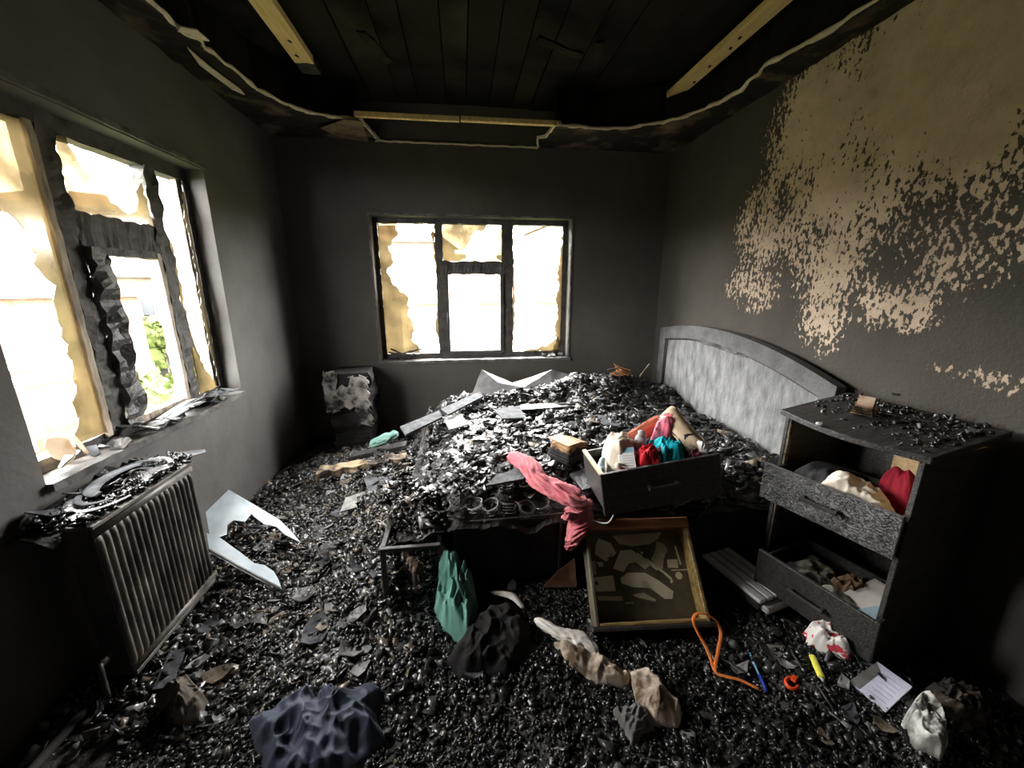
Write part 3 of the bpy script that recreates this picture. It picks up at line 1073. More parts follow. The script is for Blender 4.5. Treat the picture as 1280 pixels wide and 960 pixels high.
# mattress skirt down to the bed base at foot end
sk = MB()
pts = []
for i in range(121):
    t = i / 120
    y = 1.68 + 1.82 * t
    pts.append(y)
rows = 14
for i, y in enumerate(pts):
    foot = BX0 - (.12 * (y - 1.64) / 1.9 - .14)
    for j in range(rows):
        tt = j / (rows - 1)
        x = foot + .03 - .16 * (1 - tt) ** 1.5 + .05 * noise.noise(Vector((y * 9, tt * 4, 0))) + .03 * noise.noise(Vector((y * 25, tt * 9, 3)))
        sk.v.append((x, y, .05 + tt * (bed_h(foot + .04, y) - .045)))
for i in range(120):
    for j in range(rows - 1):
        a = i * rows + j
        sk.f.append((a, a + 1, a + rows + 1, a + rows))
o = bedpart(sk, 'mattress_cover', mat('ash_cover', (.03, .03, .032), .7, .4, (.2, .205, .215), 9, bump=.7, bscale=40), smooth=True)
# coil springs bared along the near edge
coil = []
for k in range(64):
    q = k / 64 * 2 * math.pi * 4
    r = .04 * (1 - .25 * math.sin(math.pi * k / 64))
    coil.append((r * math.cos(q), r * math.sin(q), -.035 + .075 * k / 64))
coil += [(.04 * math.cos(q / 20 * 2 * math.pi), .04 * math.sin(q / 20 * 2 * math.pi), .041) for q in range(21)]
cme = MB().tube(coil, .0026, 5).mesh('spring_coil')
cme.materials.append(SPRING)
for r_, (y, n_, x0_) in enumerate(((1.70, 14, -.06), (1.79, 4, .2))):
    for i in range(n_):
        x = x0_ + i * .087 + random.uniform(-.008, .008)
        c = link('spring_coil', cme, None, bed)
        zz = bed_h(x, y)
        c.location = boff + Vector((x, y + random.uniform(-.01, .01), max(.43, zz + .012)))
        c.rotation_euler = (random.uniform(-.5, .4), random.uniform(-.4, .4), random.uniform(0, 6))
        c.scale = (1, 1, random.uniform(.35, .8))
wire = MB().tube(catmull([(.55, 1.66, .44), (.66, 1.655, .425), (.72, 1.66, .47)], 6), .0025, 5)
wire.tube(catmull([(-.06, 1.66, .41), (.2, 1.655, .415), (.5, 1.66, .42), (.9, 1.66, .425)], 8), .003, 5)
bedpart(wire, 'edge_wire', SPRING)
# headboard on the right wall
hb = MB()
yA, yB2 = 1.68, 3.5


def hb_top(y, inset=0.0):
    t = (y - yA) / (yB2 - yA)
    arch = 1.185 - .50 * abs(t - .60) ** 2.0
    return arch - inset


def arch_poly(ya, yb, zb, inset, x, n=26):
    P = [Vector((x, ya, zb))]
    for i in range(n + 1):
        y = ya + (yb - ya) * i / n
        P.append(Vector((x, y, hb_top(y, inset))))
    P.append(Vector((x, yb, zb)))
    return P


outer = arch_poly(yA, yB2, .05, 0, 1.845)
inner = arch_poly(yA + .09, yB2 - .1, .42, .105, 1.845)
n = len(outer)
hv = [p for p in outer] + [p for p in inner] + [p + Vector((.055, 0, 0)) for p in outer] + [p + Vector((.03, 0, 0)) for p in inner]
hfc = []
for i in range(n):
    j = (i + 1) % n
    hfc += [(i, j, n + j, n + i), (2 * n + j, 2 * n + i, i, j)[::-1], (n + i, n + j, 3 * n + j, 3 * n + i)]
hfc.append(tuple(2 * n + i for i in range(n)))
hb.add(hv, hfc)
hbo = bedpart(hb, 'headboard', GREYASH)
pn = MB().prism(arch_poly(yA + .085, yB2 - .095, .40, .10, 1.868), (.012, 0, 0))
po = pn.build('inset_panel', ASHPANEL, hbo)
bead = MB().tube([p + Vector((.002, 0, 0)) for p in arch_poly(yA + .1, yB2 - .11, .42, .115, 1.862)], .007, 6)
bead.build('bead_moulding', CHAR, hbo)
MB().ragbar((1.858, 2.9, hb_top(2.9, .112)), (1.858, 2.35, hb_top(2.35, .112)), (0, 0, 1), (1, 0, 0), .014, .006, .012, .03, 5).build('flaked_veneer', CHAR, hbo)

# debris on the bed
nb = 26000
bx, by = rng.uniform(BX0 + .05, BX1 - .03, nb), BY0 + .02 + (BY1 - BY0 - .04) * rng.uniform(0, 1, nb) ** .92
foot = BX0 - (.12 * (by - 1.64) / 1.9 - .14)
ok = (bx > foot + .02) & ~((by < 1.76) & (bx > -.05) & (bx < .6) & (rng.uniform(0, 1, nb) < .75))
bx, by = bx[ok], by[ok]
nb = len(bx)
bs = .005 + .028 * rng.uniform(0, 1, nb) ** 2.2
bz = np.array([bed_h(a, b) for a, b in zip(bx, by)]) + bs * .2
dens = np.array([noise.noise(Vector((a * 4.2, b * 4.2, 9))) + .6 * noise.noise(Vector((a * 11, b * 11, 2))) for a, b in zip(bx, by)])
ok = dens > rng.uniform(-.75, .12, nb)
bx, by, bz, bs, dens = bx[ok], by[ok], bz[ok], bs[ok] * (1 + .5 * np.clip(dens[ok], -.5, .7)), dens[ok]
nb = len(bx)
col = chip_colors(nb, .13, .03) * (1 + 1.2 * np.clip(dens, 0, .6))[:, None]
hf_ = nb // 2
o = chips('charred_bedding', np.stack([bx, by, bz], 1)[:hf_], bs[:hf_] * .8, rng.uniform(.1, .5, hf_), col[:hf_], BED_CHIPS, .55)
o2 = chips('papery_ash', np.stack([bx, by, bz], 1)[hf_:], bs[hf_:] * 1.2, rng.uniform(.05, .26, nb - hf_), col[hf_:] * 1.3, BED_CHIPS, .3, CURL)
tag(o2, 'curled papery grey ash flakes scattered all over the bed', 'debris', kind='stuff')
tag(o, 'heaped black and grey flakes of charred bedding covering the bed', 'debris', kind='stuff')
# rubble caught on the foot end slope
nf = 3600
fy = rng.uniform(1.66, 3.45, nf)
ff = BX0 - (.12 * (fy - 1.64) / 1.9 - .14)
ft = rng.uniform(0, 1, nf)
fx = ff + .02 - .16 * (1 - ft) ** 1.5
fz = .06 + ft * .36
o = chips('foot_end_rubble', np.stack([fx, fy, fz], 1), rng.uniform(.008, .032, nf), rng.uniform(.1, .45, nf), chip_colors(nf, .26, .06), BED_CHIPS, .9, CURL)
tag(o, 'pale grey crust of ash flakes down the foot end of the bed', 'debris', kind='stuff')


# ------------------------------------------------------------------ flat flakes, boards: individual pieces
def flake(name, c, size, asp, rz, tilt, m, label, cat, group, seed, thick=.004, curl=.0, parent=None):
    rr = random.Random(seed)
    n = rr.randint(5, 8)
    pts = []
    a0 = rr.uniform(0, 6)
    for i in range(n):
        a = a0 + 2 * math.pi * (i + rr.uniform(-.25, .25)) / n
        r = size * rr.uniform(.7, 1.1)
        pts.append((r * math.cos(a) * asp, r * math.sin(a) / asp))
    vs, fs = [], []
    # subdivided fan so the flake can curl
    for (x, y) in pts:
        for s in (1.0, .5):
            vs.append((x * s, y * s, curl * ((x * s / size) ** 2) * size))
    vs.append((0, 0, 0))
    m2 = len(vs)
    vs += [(x, y, z - thick) for (x, y, z) in vs]
    for i in range(n):
        j = (i + 1) % n
        a, b_, a2, b2 = 2 * i, 2 * j, 2 * i + 1, 2 * j + 1
        fs += [(a, b_, b2, a2), (a2, b2, m2 - 1), (m2 + b_, m2 + a, m2 + a2, m2 + b2), (m2 + b2, m2 + a2, 2 * m2 - 1), (a, m2 + a, m2 + b_, b_)]
    mb = MB().add(vs, fs)
    o = mb.build(name, m, parent)
    o.location = c
    o.rotation_euler = (tilt[0], tilt[1], rz)
    if label:
        if group:
            tone = {'flake_grey': 'grey', 'flake_pale': 'pale', 'flake_black': 'black', 'flake_brown': 'brown'}.get(m.name, '')
            label, group = tone + ' ' + label, tone + ' ' + group
        tag(o, label, cat, group)
    return o


def free_spot(x, y):
    return not (.45 < x < 1.2 and y < 2.05) and not (.2 < x < .75 and 1.6 < y < 2.3)


cnt = 0
while cnt < 46:
    x, y = random.uniform(-.2, 1.7), random.uniform(1.75, 3.3)
    if not free_spot(x, y):
        continue
    s = random.uniform(.025, .065)
    mm = random.choice((FLAKE_GREY, FLAKE_GREY, FLAKE_BLACK, FLAKE_BLACK, FLAKE_PALE) if x < .8 else (FLAKE_BLACK, FLAKE_BLACK, FLAKE_GREY, FLAKE_BROWN))
    flake('burnt_flake', (x, y, bed_h(x, y) + .012), s, random.uniform(.8, 1.5), random.uniform(0, 6), (random.gauss(0, .18), random.gauss(0, .18)), mm, 'small curled flake of burnt board lying on the bed', 'flake', 'burnt flakes on the bed', cnt, .004, random.uniform(-.3, .5))
    cnt += 1
cnt = 0
while cnt < 60:
    x, y = random.uniform(-1.3, -.35), random.uniform(1.15, 3.3)
    if x > -.5 and y > 1.9 or (x < -1.1 and y < 1.95):
        continue
    s = random.uniform(.02, .06)
    mm = random.choice((FLAKE_GREY, FLAKE_BLACK, FLAKE_BROWN, FLAKE_PALE, FLAKE_BLACK))
    flake('burnt_flake', (x, y, floor_h(x, y) + .016), s, random.uniform(.8, 1.6), random.uniform(0, 6), (random.gauss(0, .25), random.gauss(0, .25)), mm, 'small scorched flake lying in the ash between radiator and bed', 'flake', 'scorched flakes on the floor', 100 + cnt, .004, random.uniform(-.3, .5))
    cnt += 1

# larger boards, each placed
def board(name, quad, z, m, label, cat='board', thick=.008, zs=None):
    P = [at(px, py, z if zs is None else zs[i]) for i, (px, py) in enumerate(quad)]
    c = sum(P, Vector()) / len(P)
    nrm = (P[1] - P[0]).cross(P[2] - P[0]).normalized()
    if nrm.z < 0:
        nrm = -nrm
    o = MB().prism([p - c for p in P], -nrm * thick).build(name, m)
    o.location = c
    tag(o, label, cat)
    return o


board('charred_plank', [(500, 533), (549, 513), (553, 521), (507, 543)], .55, FLAKE_GREY, 'long grey burnt slat jutting over the foot end of the bed', thick=.014)
board('charred_plank', [(551, 511), (600, 489), (604, 495), (560, 518)], .58, FLAKE_GREY, 'grey burnt slat lying behind the jutting one toward the window', thick=.014)
board('charred_plank', [(650, 506), (720, 502), (722, 507), (652, 512)], .55, FLAKE_BLACK, 'dark thin slat lying across the middle of the bed', thick=.012)
board('burnt_scrap', [(555, 525), (575, 516), (586, 530), (562, 537)], .545, FLAKE_PALE, 'pale square flake of board near the bed foot', 'flake')
board('burnt_scrap', [(617, 512), (650, 507), (656, 522), (628, 523)], .56, FLAKE_GREY, 'grey panel scrap on the bed below the white sheet', 'flake')
board('burnt_scrap', [(620, 594), (657, 582), (655, 598), (607, 607)], .56, FLAKE_GREY, 'curled grey bark-like board beside the pink scarf', 'board', .01)
board('burnt_scrap', [(745, 518), (765, 520), (775, 533), (755, 530)], .56, FLAKE_GREY, 'grey ribbed scrap behind the drawer on the bed', 'flake')
board('burnt_scrap', [(712, 592), (742, 582), (755, 605), (728, 612)], .53, FLAKE_BLACK, 'dark slab lying left of the drawer on the bed', 'board', .012)
board('grey_board', [(212, 814), (232, 810), (214, 858), (190, 862)], .06, FLAKE_GREY, 'flat grey board lying on the floor beside the radiator', thick=.012)
board('scorched_board', [(470, 768), (500, 758), (478, 790), (458, 792)], .06, FLAKE_GREY, 'bluish grey scrap of board on the floor before the bed foot', 'flake')
board('scorched_board', [(432, 622), (462, 612), (452, 632), (425, 640)], .2, FLAKE_PALE, 'pale flat scrap on the rubble heap left of the bed', 'flake')
board('scorched_board', [(455, 598), (485, 596), (490, 612), (462, 620)], .24, FLAKE_GREY, 'bluish grey sheet scrap on the heap under the burnt beam', 'flake')
for i, (px, py, s, m_, lab) in enumerate(((270, 840, .05, FLAKE_BROWN, 'brown scorched scrap beside the flat grey board'), (262, 780, .04, FLAKE_GREY, 'grey chip at the foot of the radiator'), (300, 775, .05, FLAKE_BLACK, 'black plate of char on the floor near the radiator'), (245, 830, .04, FLAKE_PALE, 'pale chip lying right of the flat grey board'), (380, 745, .06, FLAKE_BLACK, 'black plate of char below the broken pale sheet'), (430, 655, .06, FLAKE_GREY, 'grey plate in the rubble left of the bed'), (395, 790, .07, FLAKE_GREY, 'thin ashy plate in the wet patch of floor'), (590, 838, .045, FLAKE_GREY, 'slab of grey char beside the black cloth'))):
    p = at(px, py, .06)
    flake('char_plate', (p.x, p.y, floor_h(p.x, p.y) + .02), s, 1.25, i * 1.3, (.12, -.1), m_, lab, 'flake', None, 300 + i, .008, .2)


# ------------------------------------------------------------------ cloth makers
def cloth_blob(name, poly, zfn, height, m, label, cat, seed=0, fold=.02, freq=10., aniso=(1, 1), radial=.2, rings=34, segs=110, parent=None, p=2.2, group=None, world=None, lift=0.):
    """bunched cloth lying on a surface: star-shaped outline poly [(x, y)], zfn the surface below"""
    P = [Vector((q[0], q[1])) for q in poly]
    c = sum(P, Vector((0, 0))) / len(P)
    rad = []
    for k in range(segs):
        a = 2 * math.pi * k / segs
        d = Vector((math.cos(a), math.sin(a)))
        best = 0
        for i in range(len(P)):
            A, B_ = P[i] - c, P[(i + 1) % len(P)] - c
            e_ = B_ - A
            den = d.x * e_.y - d.y * e_.x
            if abs(den) < 1e-9:
                continue
            t = (A.x * e_.y - A.y * e_.x) / den
            u = (A.x * d.y - A.y * d.x) / den
            if t > 0 and -1e-6 <= u <= 1 + 1e-6:
                best = max(best, t)
        rad.append(best)
    rad = [(rad[k - 1] + 2 * rad[k] + rad[(k + 1) % segs]) / 4 for k in range(segs)]
    rad = [r * (1 + .05 * noise.noise(Vector((math.cos(2 * math.pi * k / segs) * 3, math.sin(2 * math.pi * k / segs) * 3, seed)))) for k, r in enumerate(rad)]
    so = Vector((seed * 3.1, seed * 1.7, seed * .9))
    vs, fs = [], []

    def zz(x, y, s, a):
        q = Vector((x * aniso[0], y * aniso[1], 0))
        w = noise.noise_vector(q * freq * .35 + so) * .55
        n1 = 1 - abs(noise.noise(q * freq + w * 2 + so)) * 2
        n2 = 1 - abs(noise.noise(q * freq * 2.1 + w * 2 + so * 2)) * 2
        nr = 1 - abs(noise.noise(Vector((math.cos(a) * 3.2, math.sin(a) * 3.2, s * .9)) + so)) * 2
        env = 1 - s ** p
        base = height * env ** .8 * (.75 + .5 * noise.noise(q * 4 + so))
        rw = radial * min(1, max(0, (s - .25) * 1.6))
        f_ = fold * ((1 - rw) * (.75 * n1 + .45 * n2) + rw * nr) * min(1, 4 * (1 - s))
        g = zfn(x, y)
        return max(g + .004, g + base + f_ + .006 + lift) if s < .999 else g - .008

    z0_ = zz(c.x, c.y, 0, 0)
    vs.append((0, 0, z0_))
    for j in range(1, rings + 1):
        s = j / rings
        for k in range(segs):
            a = 2 * math.pi * k / segs
            r = rad[k] * s
            x, y = c.x + r * math.cos(a), c.y + r * math.sin(a)
            wv = noise.noise_vector(Vector((x, y, 0)) * freq * .8 + so) * .012 * (1 - abs(2 * s - 1))
            vs.append((x - c.x + wv.x, y - c.y + wv.y, zz(x, y, s, a)))
    for k in range(segs):
        fs.append((0, 1 + k, 1 + (k + 1) % segs))
    for j in range(rings - 1):
        for k in range(segs):
            l = (k + 1) % segs
            a0 = 1 + j * segs
            fs.append((a0 + k, a0 + segs + k, a0 + segs + l, a0 + l))
    zb = min(v[2] for v in vs)
    vs = [(x, y, z - zb) for (x, y, z) in vs]
    me = bpy.data.meshes.new(name)
    me.from_pydata(vs, [], fs)
    o = link(name, me, m, parent, True)
    o.location = (c.x, c.y, zb)
    if label:
        tag(o, label, cat, group)
    return o


def pxpoly(pts, z):
    return [tuple(at(px, py, z)[:2]) for (px, py) in pts]


def cloth_tube(name, path, hw, hh, m, label, cat, seed=0, fold=.3, ff=2.6, sf=5., twist=0., seg=36, per=10, parent=None, up=(0, 0, 1)):
    P = catmull(path, per)
    n = len(P)
    up = Vector(up)
    vs, fs = [], []
    so = Vector((seed * 2.3, seed, 0))
    c = P[n // 2]
    for i, p_ in enumerate(P):
        t = i / (n - 1)
        tg = (P[min(i + 1, n - 1)] - P[max(i - 1, 0)]).normalized()
        a = tg.cross(up)
        if a.length < .05:
            a = tg.cross(Vector((0, 1, 0)))
        a.normalize()
        b_ = a.cross(tg)
        w, h = lerp_list(hw, t), lerp_list(hh, t)
        endc = min(1, (min(t, 1 - t) * n) / 2.0 + .25)
        for k in range(seg):
            q = 2 * math.pi * k / seg
            qq = q + twist * t
            nn = noise.noise(Vector((math.cos(qq) * ff, math.sin(qq) * ff, t * sf)) + so)
            rd = 1 + fold * (1 - 2.4 * abs(nn)) + .5 * fold * noise.noise(Vector((math.cos(qq) * ff * 2, math.sin(qq) * ff * 2, t * sf * 2)) + so)
            vs.append(p_ - c + a * (w * rd * math.cos(q) * endc) + b_ * (h * rd * math.sin(q) * endc))
    for i in range(n - 1):
        for k in range(seg):
            l = (k + 1) % seg
            fs.append((i * seg + k, i * seg + l, (i + 1) * seg + l, (i + 1) * seg + k))
    fs.append(tuple(range(seg))[::-1])
    fs.append(tuple((n - 1) * seg + k for k in range(seg)))
    o = MB().add(vs, fs).build(name, m, parent, True)
    o.location = c
    if label:
        tag(o, label, cat)
    return o


# ------------------------------------------------------------------ drawers
def drawer_parts(parent, W, D, H, front_m, side_m, bottom_m, th=.014, handle=True, handle_m=None, overhang=.015, front_only_h=None):
    """local frame: x along the front, y into the drawer, z up; origin at front left bottom"""
    FH = front_only_h or H
    f_ = MB().cbox(-overhang, W + overhang, 0, .018, -.005, FH, .003).build('front_panel', front_m, parent)
    MB().cbox(0, th, .018, D, .0, H * .86, .002).build('side_panel', side_m, parent)
    MB().cbox(W - th, W, .018, D, .0, H * .86, .002).build('side_panel', side_m, parent)
    MB().cbox(th, W - th, D - th, D, .0, H * .86, .002).build('back_panel', side_m, parent)
    MB().box(th, W - th, .018, D - th, .006, .014).build('bottom_panel', bottom_m, parent)
    if handle:
        hh = MB()
        xm, zm = W / 2, FH * .52
        hh.cbox(xm - .07, xm + .07, -.035, -.022, zm - .008, zm + .008, .003)
        for s in (-1, 1):
            hh.cbox(xm + s * .06 - .007, xm + s * .06 + .007, -.024, .001, zm - .01, zm + .008, .002)
        hh.build('handle', handle_m or METAL_DARK, f_)
    return f_


# chest of drawers against the right wall
cang = math.atan2(-.5, .08)
chest = empty('chest_of_drawers', (1.45, 1.53, 0), (0, 0, cang))
tag(chest, 'charred black chest of drawers with two drawers pulled out', 'chest of drawers')
CW, CD, CH = .506, .395, .945
MB().cbox(0, .018, .0, CD, 0, CH - .02, .002).build('side_panel', CHARWOOD, chest)
MB().cbox(CW - .018, CW, .0, CD, 0, CH - .02, .002).build('side_panel', CHARWOOD, chest)
MB().box(.018, CW - .018, CD - .008, CD, .03, CH - .02).build('back_panel', CHARWOOD, chest)
MB().box(CW - .021, CW - .018, .01, CD - .01, .6, CH - .025).build('side_lining', TANWOOD, chest)
MB().box(.22, CW - .022, CD - .012, CD - .008, .6, CH - .025).build('back_lining', TANWOOD, chest)
for z in (.165, .55):
    MB().cbox(.018, CW - .018, .005, .06, z - .012, z + .004, .002).build('drawer_rail', CHARWOOD, chest)
    MB().box(.018, CW - .018, .06, CD - .01, z - .01, z).build('dust_panel', CHAR_DULL, chest)
MB().cbox(.018, CW - .018, .02, .036, .0, .155, .002).build('plinth', CHARWOOD, chest)
MB().cbox(.018, .03, .002, .02, .17, CH - .03, .002).build('drawer_runner', BEAMMAT, chest)
# bow-fronted top, lifted a little at the back
tp, ts = [], 16
front = [(-.02 + (CW + .04) * i / ts, -.015 - .055 * math.sin(math.pi * i / ts) ** 1.2) for i in range(ts + 1)]
ring = front + [(CW + .02, CD + .0), (-.02, CD + .0)]
zt = lambda y: CH - .022 + .05 * max(0, y) / CD
tv = [Vector((x, y, zt(y))) for (x, y) in ring]
MB().add(tv + [v + Vector((0, 0, .024)) for v in tv], [tuple(range(len(ring)))[::-1], tuple(range(len(ring), 2 * len(ring)))] + [(i, (i + 1) % len(ring), len(ring) + (i + 1) % len(ring), len(ring) + i) for i in range(len(ring))]).build('top', CHARWOOD, chest, bevel=.003)
# upper drawer, pulled out askew
ud = empty('drawer', (.045, -.115, .555), (0, 0, math.radians(9)))
ud.parent = chest
drawer_parts(ud, .455, .33, .165, ALLIG, CHARWOOD, CHARWOOD, handle_m=METAL_DARK)
ld = empty('drawer', (.10, -.13, .14), (0, 0, math.radians(7)))
ld.parent = chest
drawer_parts(ld, .43, .34, .17, CHARWOOD, CHARWOOD, GREYASH, handle_m=METAL_DARK)
bpy.context.view_layer.update()
CM = chest.matrix_world.copy()
UM = CM @ (Matrix.Translation((.045, -.115, .555)) @ Matrix.Rotation(math.radians(9), 4, 'Z'))
LM = CM @ (Matrix.Translation((.10, -.13, .14)) @ Matrix.Rotation(math.radians(7), 4, 'Z'))


def lp(M_, x, y, z):
    return M_ @ Vector((x, y, z))


def lpoly(M_, pts):
    return [tuple(lp(M_, x, y, 0)[:2]) for (x, y) in pts]


UZ = lp(UM, .2, .15, .015).z
LZ = lp(LM, .2, .15, .02).z
# what lies in the upper drawer
cloth_blob('folded_cloth', lpoly(UM, [(.17, .015), (.42, .015), (.43, .14), (.38, .2), (.24, .2), (.15, .12)]), lambda x, y: UZ, .225, CREAM, 'cream folded cloth spilling from the upper chest drawer', 'cloth', 3, .03, 12, radial=.4, p=4)
cloth_blob('garment', lpoly(UM, [(.3, .2), (.43, .16), (.44, .3), (.3, .3)]), lambda x, y: UZ, .27, MAROON, 'crumpled dark red cloth behind the cream cloth in the drawer', 'cloth', 5, .035, 15, radial=.5, p=4)
cloth_blob('garment', lpoly(UM, [(.03, .08), (.2, .04), (.24, .2), (.22, .3), (.05, .28)]), lambda x, y: UZ, .175, GREYBLACK, 'folded black garment at the left of the upper chest drawer', 'cloth', 8, .02, 9, radial=.4, p=4)
# lower drawer
cloth_blob('garment', lpoly(LM, [(.03, .05), (.2, .05), (.26, .16), (.2, .3), (.04, .3)]), lambda x, y: LZ, .09, mat('ashy_cloth', (.06, .055, .05), .85, .2, (.26, .23, .17), 9, lo=.4, hi=.6), 'sooty grey-brown cloth in the lower chest drawer', 'cloth', 11, .03, 12, p=4)
cloth_blob('garment', lpoly(LM, [(.17, .15), (.3, .12), (.33, .25), (.22, .31)]), lambda x, y: LZ, .115, mat('brown_cloth', (.08, .045, .025), .85, .2, (.2, .13, .08), 9), 'brown crumpled cloth in the middle of the lower drawer', 'cloth', 12, .03, 14, p=4)
o = MB().prism([lp(LM, .26, .05, .1), lp(LM, .405, .04, .1), lp(LM, .41, .3, .14), lp(LM, .29, .31, .14)], (0, 0, .004)).build('white_sheet', OFFWHITE)
tag(o, 'white sheet of card lying in the lower chest drawer', 'card')
o = cloth_blob('cloth_pad', lpoly(LM, [(.2, .03), (.36, .03), (.38, .1), (.3, .14), (.2, .1)]), lambda x, y: LZ + .06, .05, mat('olive_grey', (.14, .14, .11), .8, .2, (.26, .25, .2), 9), 'olive grey pad of cloth against the front of the lower drawer', 'cloth', 14, .015, 10, p=4)
o = MB().prism([lp(LM, .34, .07, .112), lp(LM, .4, .04, .108), lp(LM, .408, .13, .12), lp(LM, .37, .16, .124)], (0, 0, .006)).build('blue_card', BLUEASH)
tag(o, 'pale blue card on the white sheet in the lower drawer', 'card')
# on top of the chest
topz = lambda x, y: lp(CM, 0, 0, 0).z + CH + .003
q = CM.inverted()


def top_z(x, y):
    l = q @ Vector((x, y, 0))
    return zt(l.y) + .024


n_ = 950
lx, ly = rng.uniform(.0, CW, n_), rng.uniform(.0, CD - .02, n_)
keepm = (rng.uniform(0, 1, n_) < np.clip((ly / CD) * 1.2 + (lx / CW) * .5 - .25, 0, 1))
lx, ly = lx[keepm], ly[keepm]
pw = np.array([list(lp(CM, a, b, zt(b) + .024)) for a, b in zip(lx, ly)])
ss = .004 + .012 * rng.uniform(0, 1, len(lx)) ** 2
pw[:, 2] += ss * .3
tag(chips('chest_rubble', pw, ss, rng.uniform(.15, .6, len(lx)), chip_colors(len(lx), .08, .03), CHIPS), 'glossy char rubble scattered on top of the chest of drawers', 'debris', kind='stuff')
c = at(1080, 518, .975)
nb_ = empty('burnt_notebook', (c.x, c.y, top_z(c.x, c.y)), (0, 0, .5))
tag(nb_, 'small burnt booklet with curled tan pages on the chest top', 'booklet')
for i in range(5):
    s = 1 - i * .06
    vs = []
    for a in range(7):
        u = a / 6
        for b_ in range(2):
            vs.append(((u - .5) * .105 * s, (b_ - .5) * .07 * s + .008 * u, .004 + i * .006 + .035 * abs(u - .35) * (1 + .25 * i)))
    fs = [(2 * a, 2 * a + 1, 2 * a + 3, 2 * a + 2) for a in range(6)]
    me = bpy.data.meshes.new('page')
    me.from_pydata(vs, [], fs)
    po = link('page', me, TANBURNT if i < 4 else mat('page_tan', (.42, .2, .1), .8, .2, (.75, .65, .5), 16), nb_)
    po.modifiers.new('thick', 'SOLIDIFY').thickness = .003
c = at(1026, 525, .97)
o = MB().lathe([(.004, 0), (.013, .001), (.015, .006), (.012, .011), (.006, .013), (.004, .01)], 14).build('ring_cap', GREYBOTTLE, smooth=True)
o.location = (c.x, c.y, top_z(c.x, c.y) + .001)
tag(o, 'small round grey cap on the front of the chest top', 'cap')
c = at(1030, 512, .97)
o = MB().tube([(-.03, 0, .004), (0, .006, .005), (.035, 0, .004)], .004, 6).build('metal_pin', SLATGREY, smooth=True)
o.location = (c.x, c.y, top_z(c.x, c.y) + .001)
o.rotation_euler = (0, 0, .6)
tag(o, 'thin pale pin lying behind the round cap on the chest', 'pin')
for i, (px, py, s) in enumerate(((1192, 510, .022), (1205, 516, .02), (1160, 500, .02), (1120, 500, .018), (1215, 540, .02))):
    c = at(px, py, .99)
    flake('pale_chip', (c.x, c.y, top_z(c.x, c.y) + .012), s, 1.2, i, (.2, .1), FLAKE_PALE if i < 3 else FLAKE_GREY, 'small pale chip lying in the char on the chest top', 'flake', 'pale chips on the chest', 500 + i, .008, .2)
# cream scrap between headboard and chest
c = Vector((1.80, 1.74, .5))
cloth_blob('cream_rag', [(1.72, 1.70), (1.83, 1.68), (1.84, 1.8), (1.74, 1.84)], lambda x, y: .47, .08, CREAM, 'cream rag tucked between the headboard and the chest', 'cloth', 17, .03, 16)

# ------------------------------------------------------------------ drawer dropped on the bed, with its contents
DM = frame_mtx((.595, 1.44, .535), (.505, -.02, .075), (.045, .36, -.015))
dr = empty('drawer_box', mtx=DM)
tag(dr, 'black charred drawer full of bright clothes lying on the bed edge', 'drawer')
DW, DD, DH = .505, .35, .19
drawer_parts(dr, DW, DD, DH, CHARWOOD, CHARWOOD, CHARWOOD, overhang=.012)
MB().cbox(-.002, .018, .02, DD, DH * .84, DH * .9, .002).build('bare_rim', TANWOOD, dr)
bpy.context.view_layer.update()
DZ = .55
KX = .505 / .58


def dpoly(pts):
    return [tuple(lp(DM, x * KX, y * .95, 0)[:2]) for (x, y) in pts]


flat_dz = lambda x, y: DZ + .148 * (x - .6)
cloth_blob('cloth_filling', dpoly([(.03, .04), (.57, .04), (.57, .34), (.03, .34)]), flat_dz, .10, GREYBLACK, 'dark clothes filling the bottom of the drawer on the bed', 'cloth', 21, .03, 9, p=6)
dz2 = lambda x, y: DZ + .148 * (x - .6) + .11
o = cloth_blob('cream_pouch', dpoly([(.03, .14), (.1, .1), (.19, .14), (.24, .24), (.2, .34), (.08, .36), (.04, .25)]), lambda x, y: DZ + .148 * (x - .6) + .09, .17, CREAM, 'puffy cream fabric pouch in the drawer on the bed', 'pouch', 22, .035, 11, radial=.7, p=3)
# medicine carton
BMx = DM @ Matrix.Translation((.13, .06, .18)) @ Matrix.Rotation(math.radians(-16), 4, 'Z') @ Matrix.Rotation(math.radians(40), 4, 'X')
bx_ = empty('carton', mtx=BMx)
tag(bx_, 'white carton with blue top and red print in the drawer on the bed', 'box')
MB().cbox(-.035, .035, -.03, .09, -.025, 0, .002).build('box_body', WHITEBOX, bx_)
MB().box(-.0353, .0353, .065, .0903, -.0253, .0008).build('blue_band', SKYBLUE, bx_)
MB().box(-.033, -.012, -.028, -.005, -.001, .0008).build('red_mark', REDPRINT, bx_)
for i in range(5):
    MB().box(-.018, .026, .048 - i * .012, .0505 - i * .012, -.001, .0006).build('printed_line', SLATGREY, bx_)
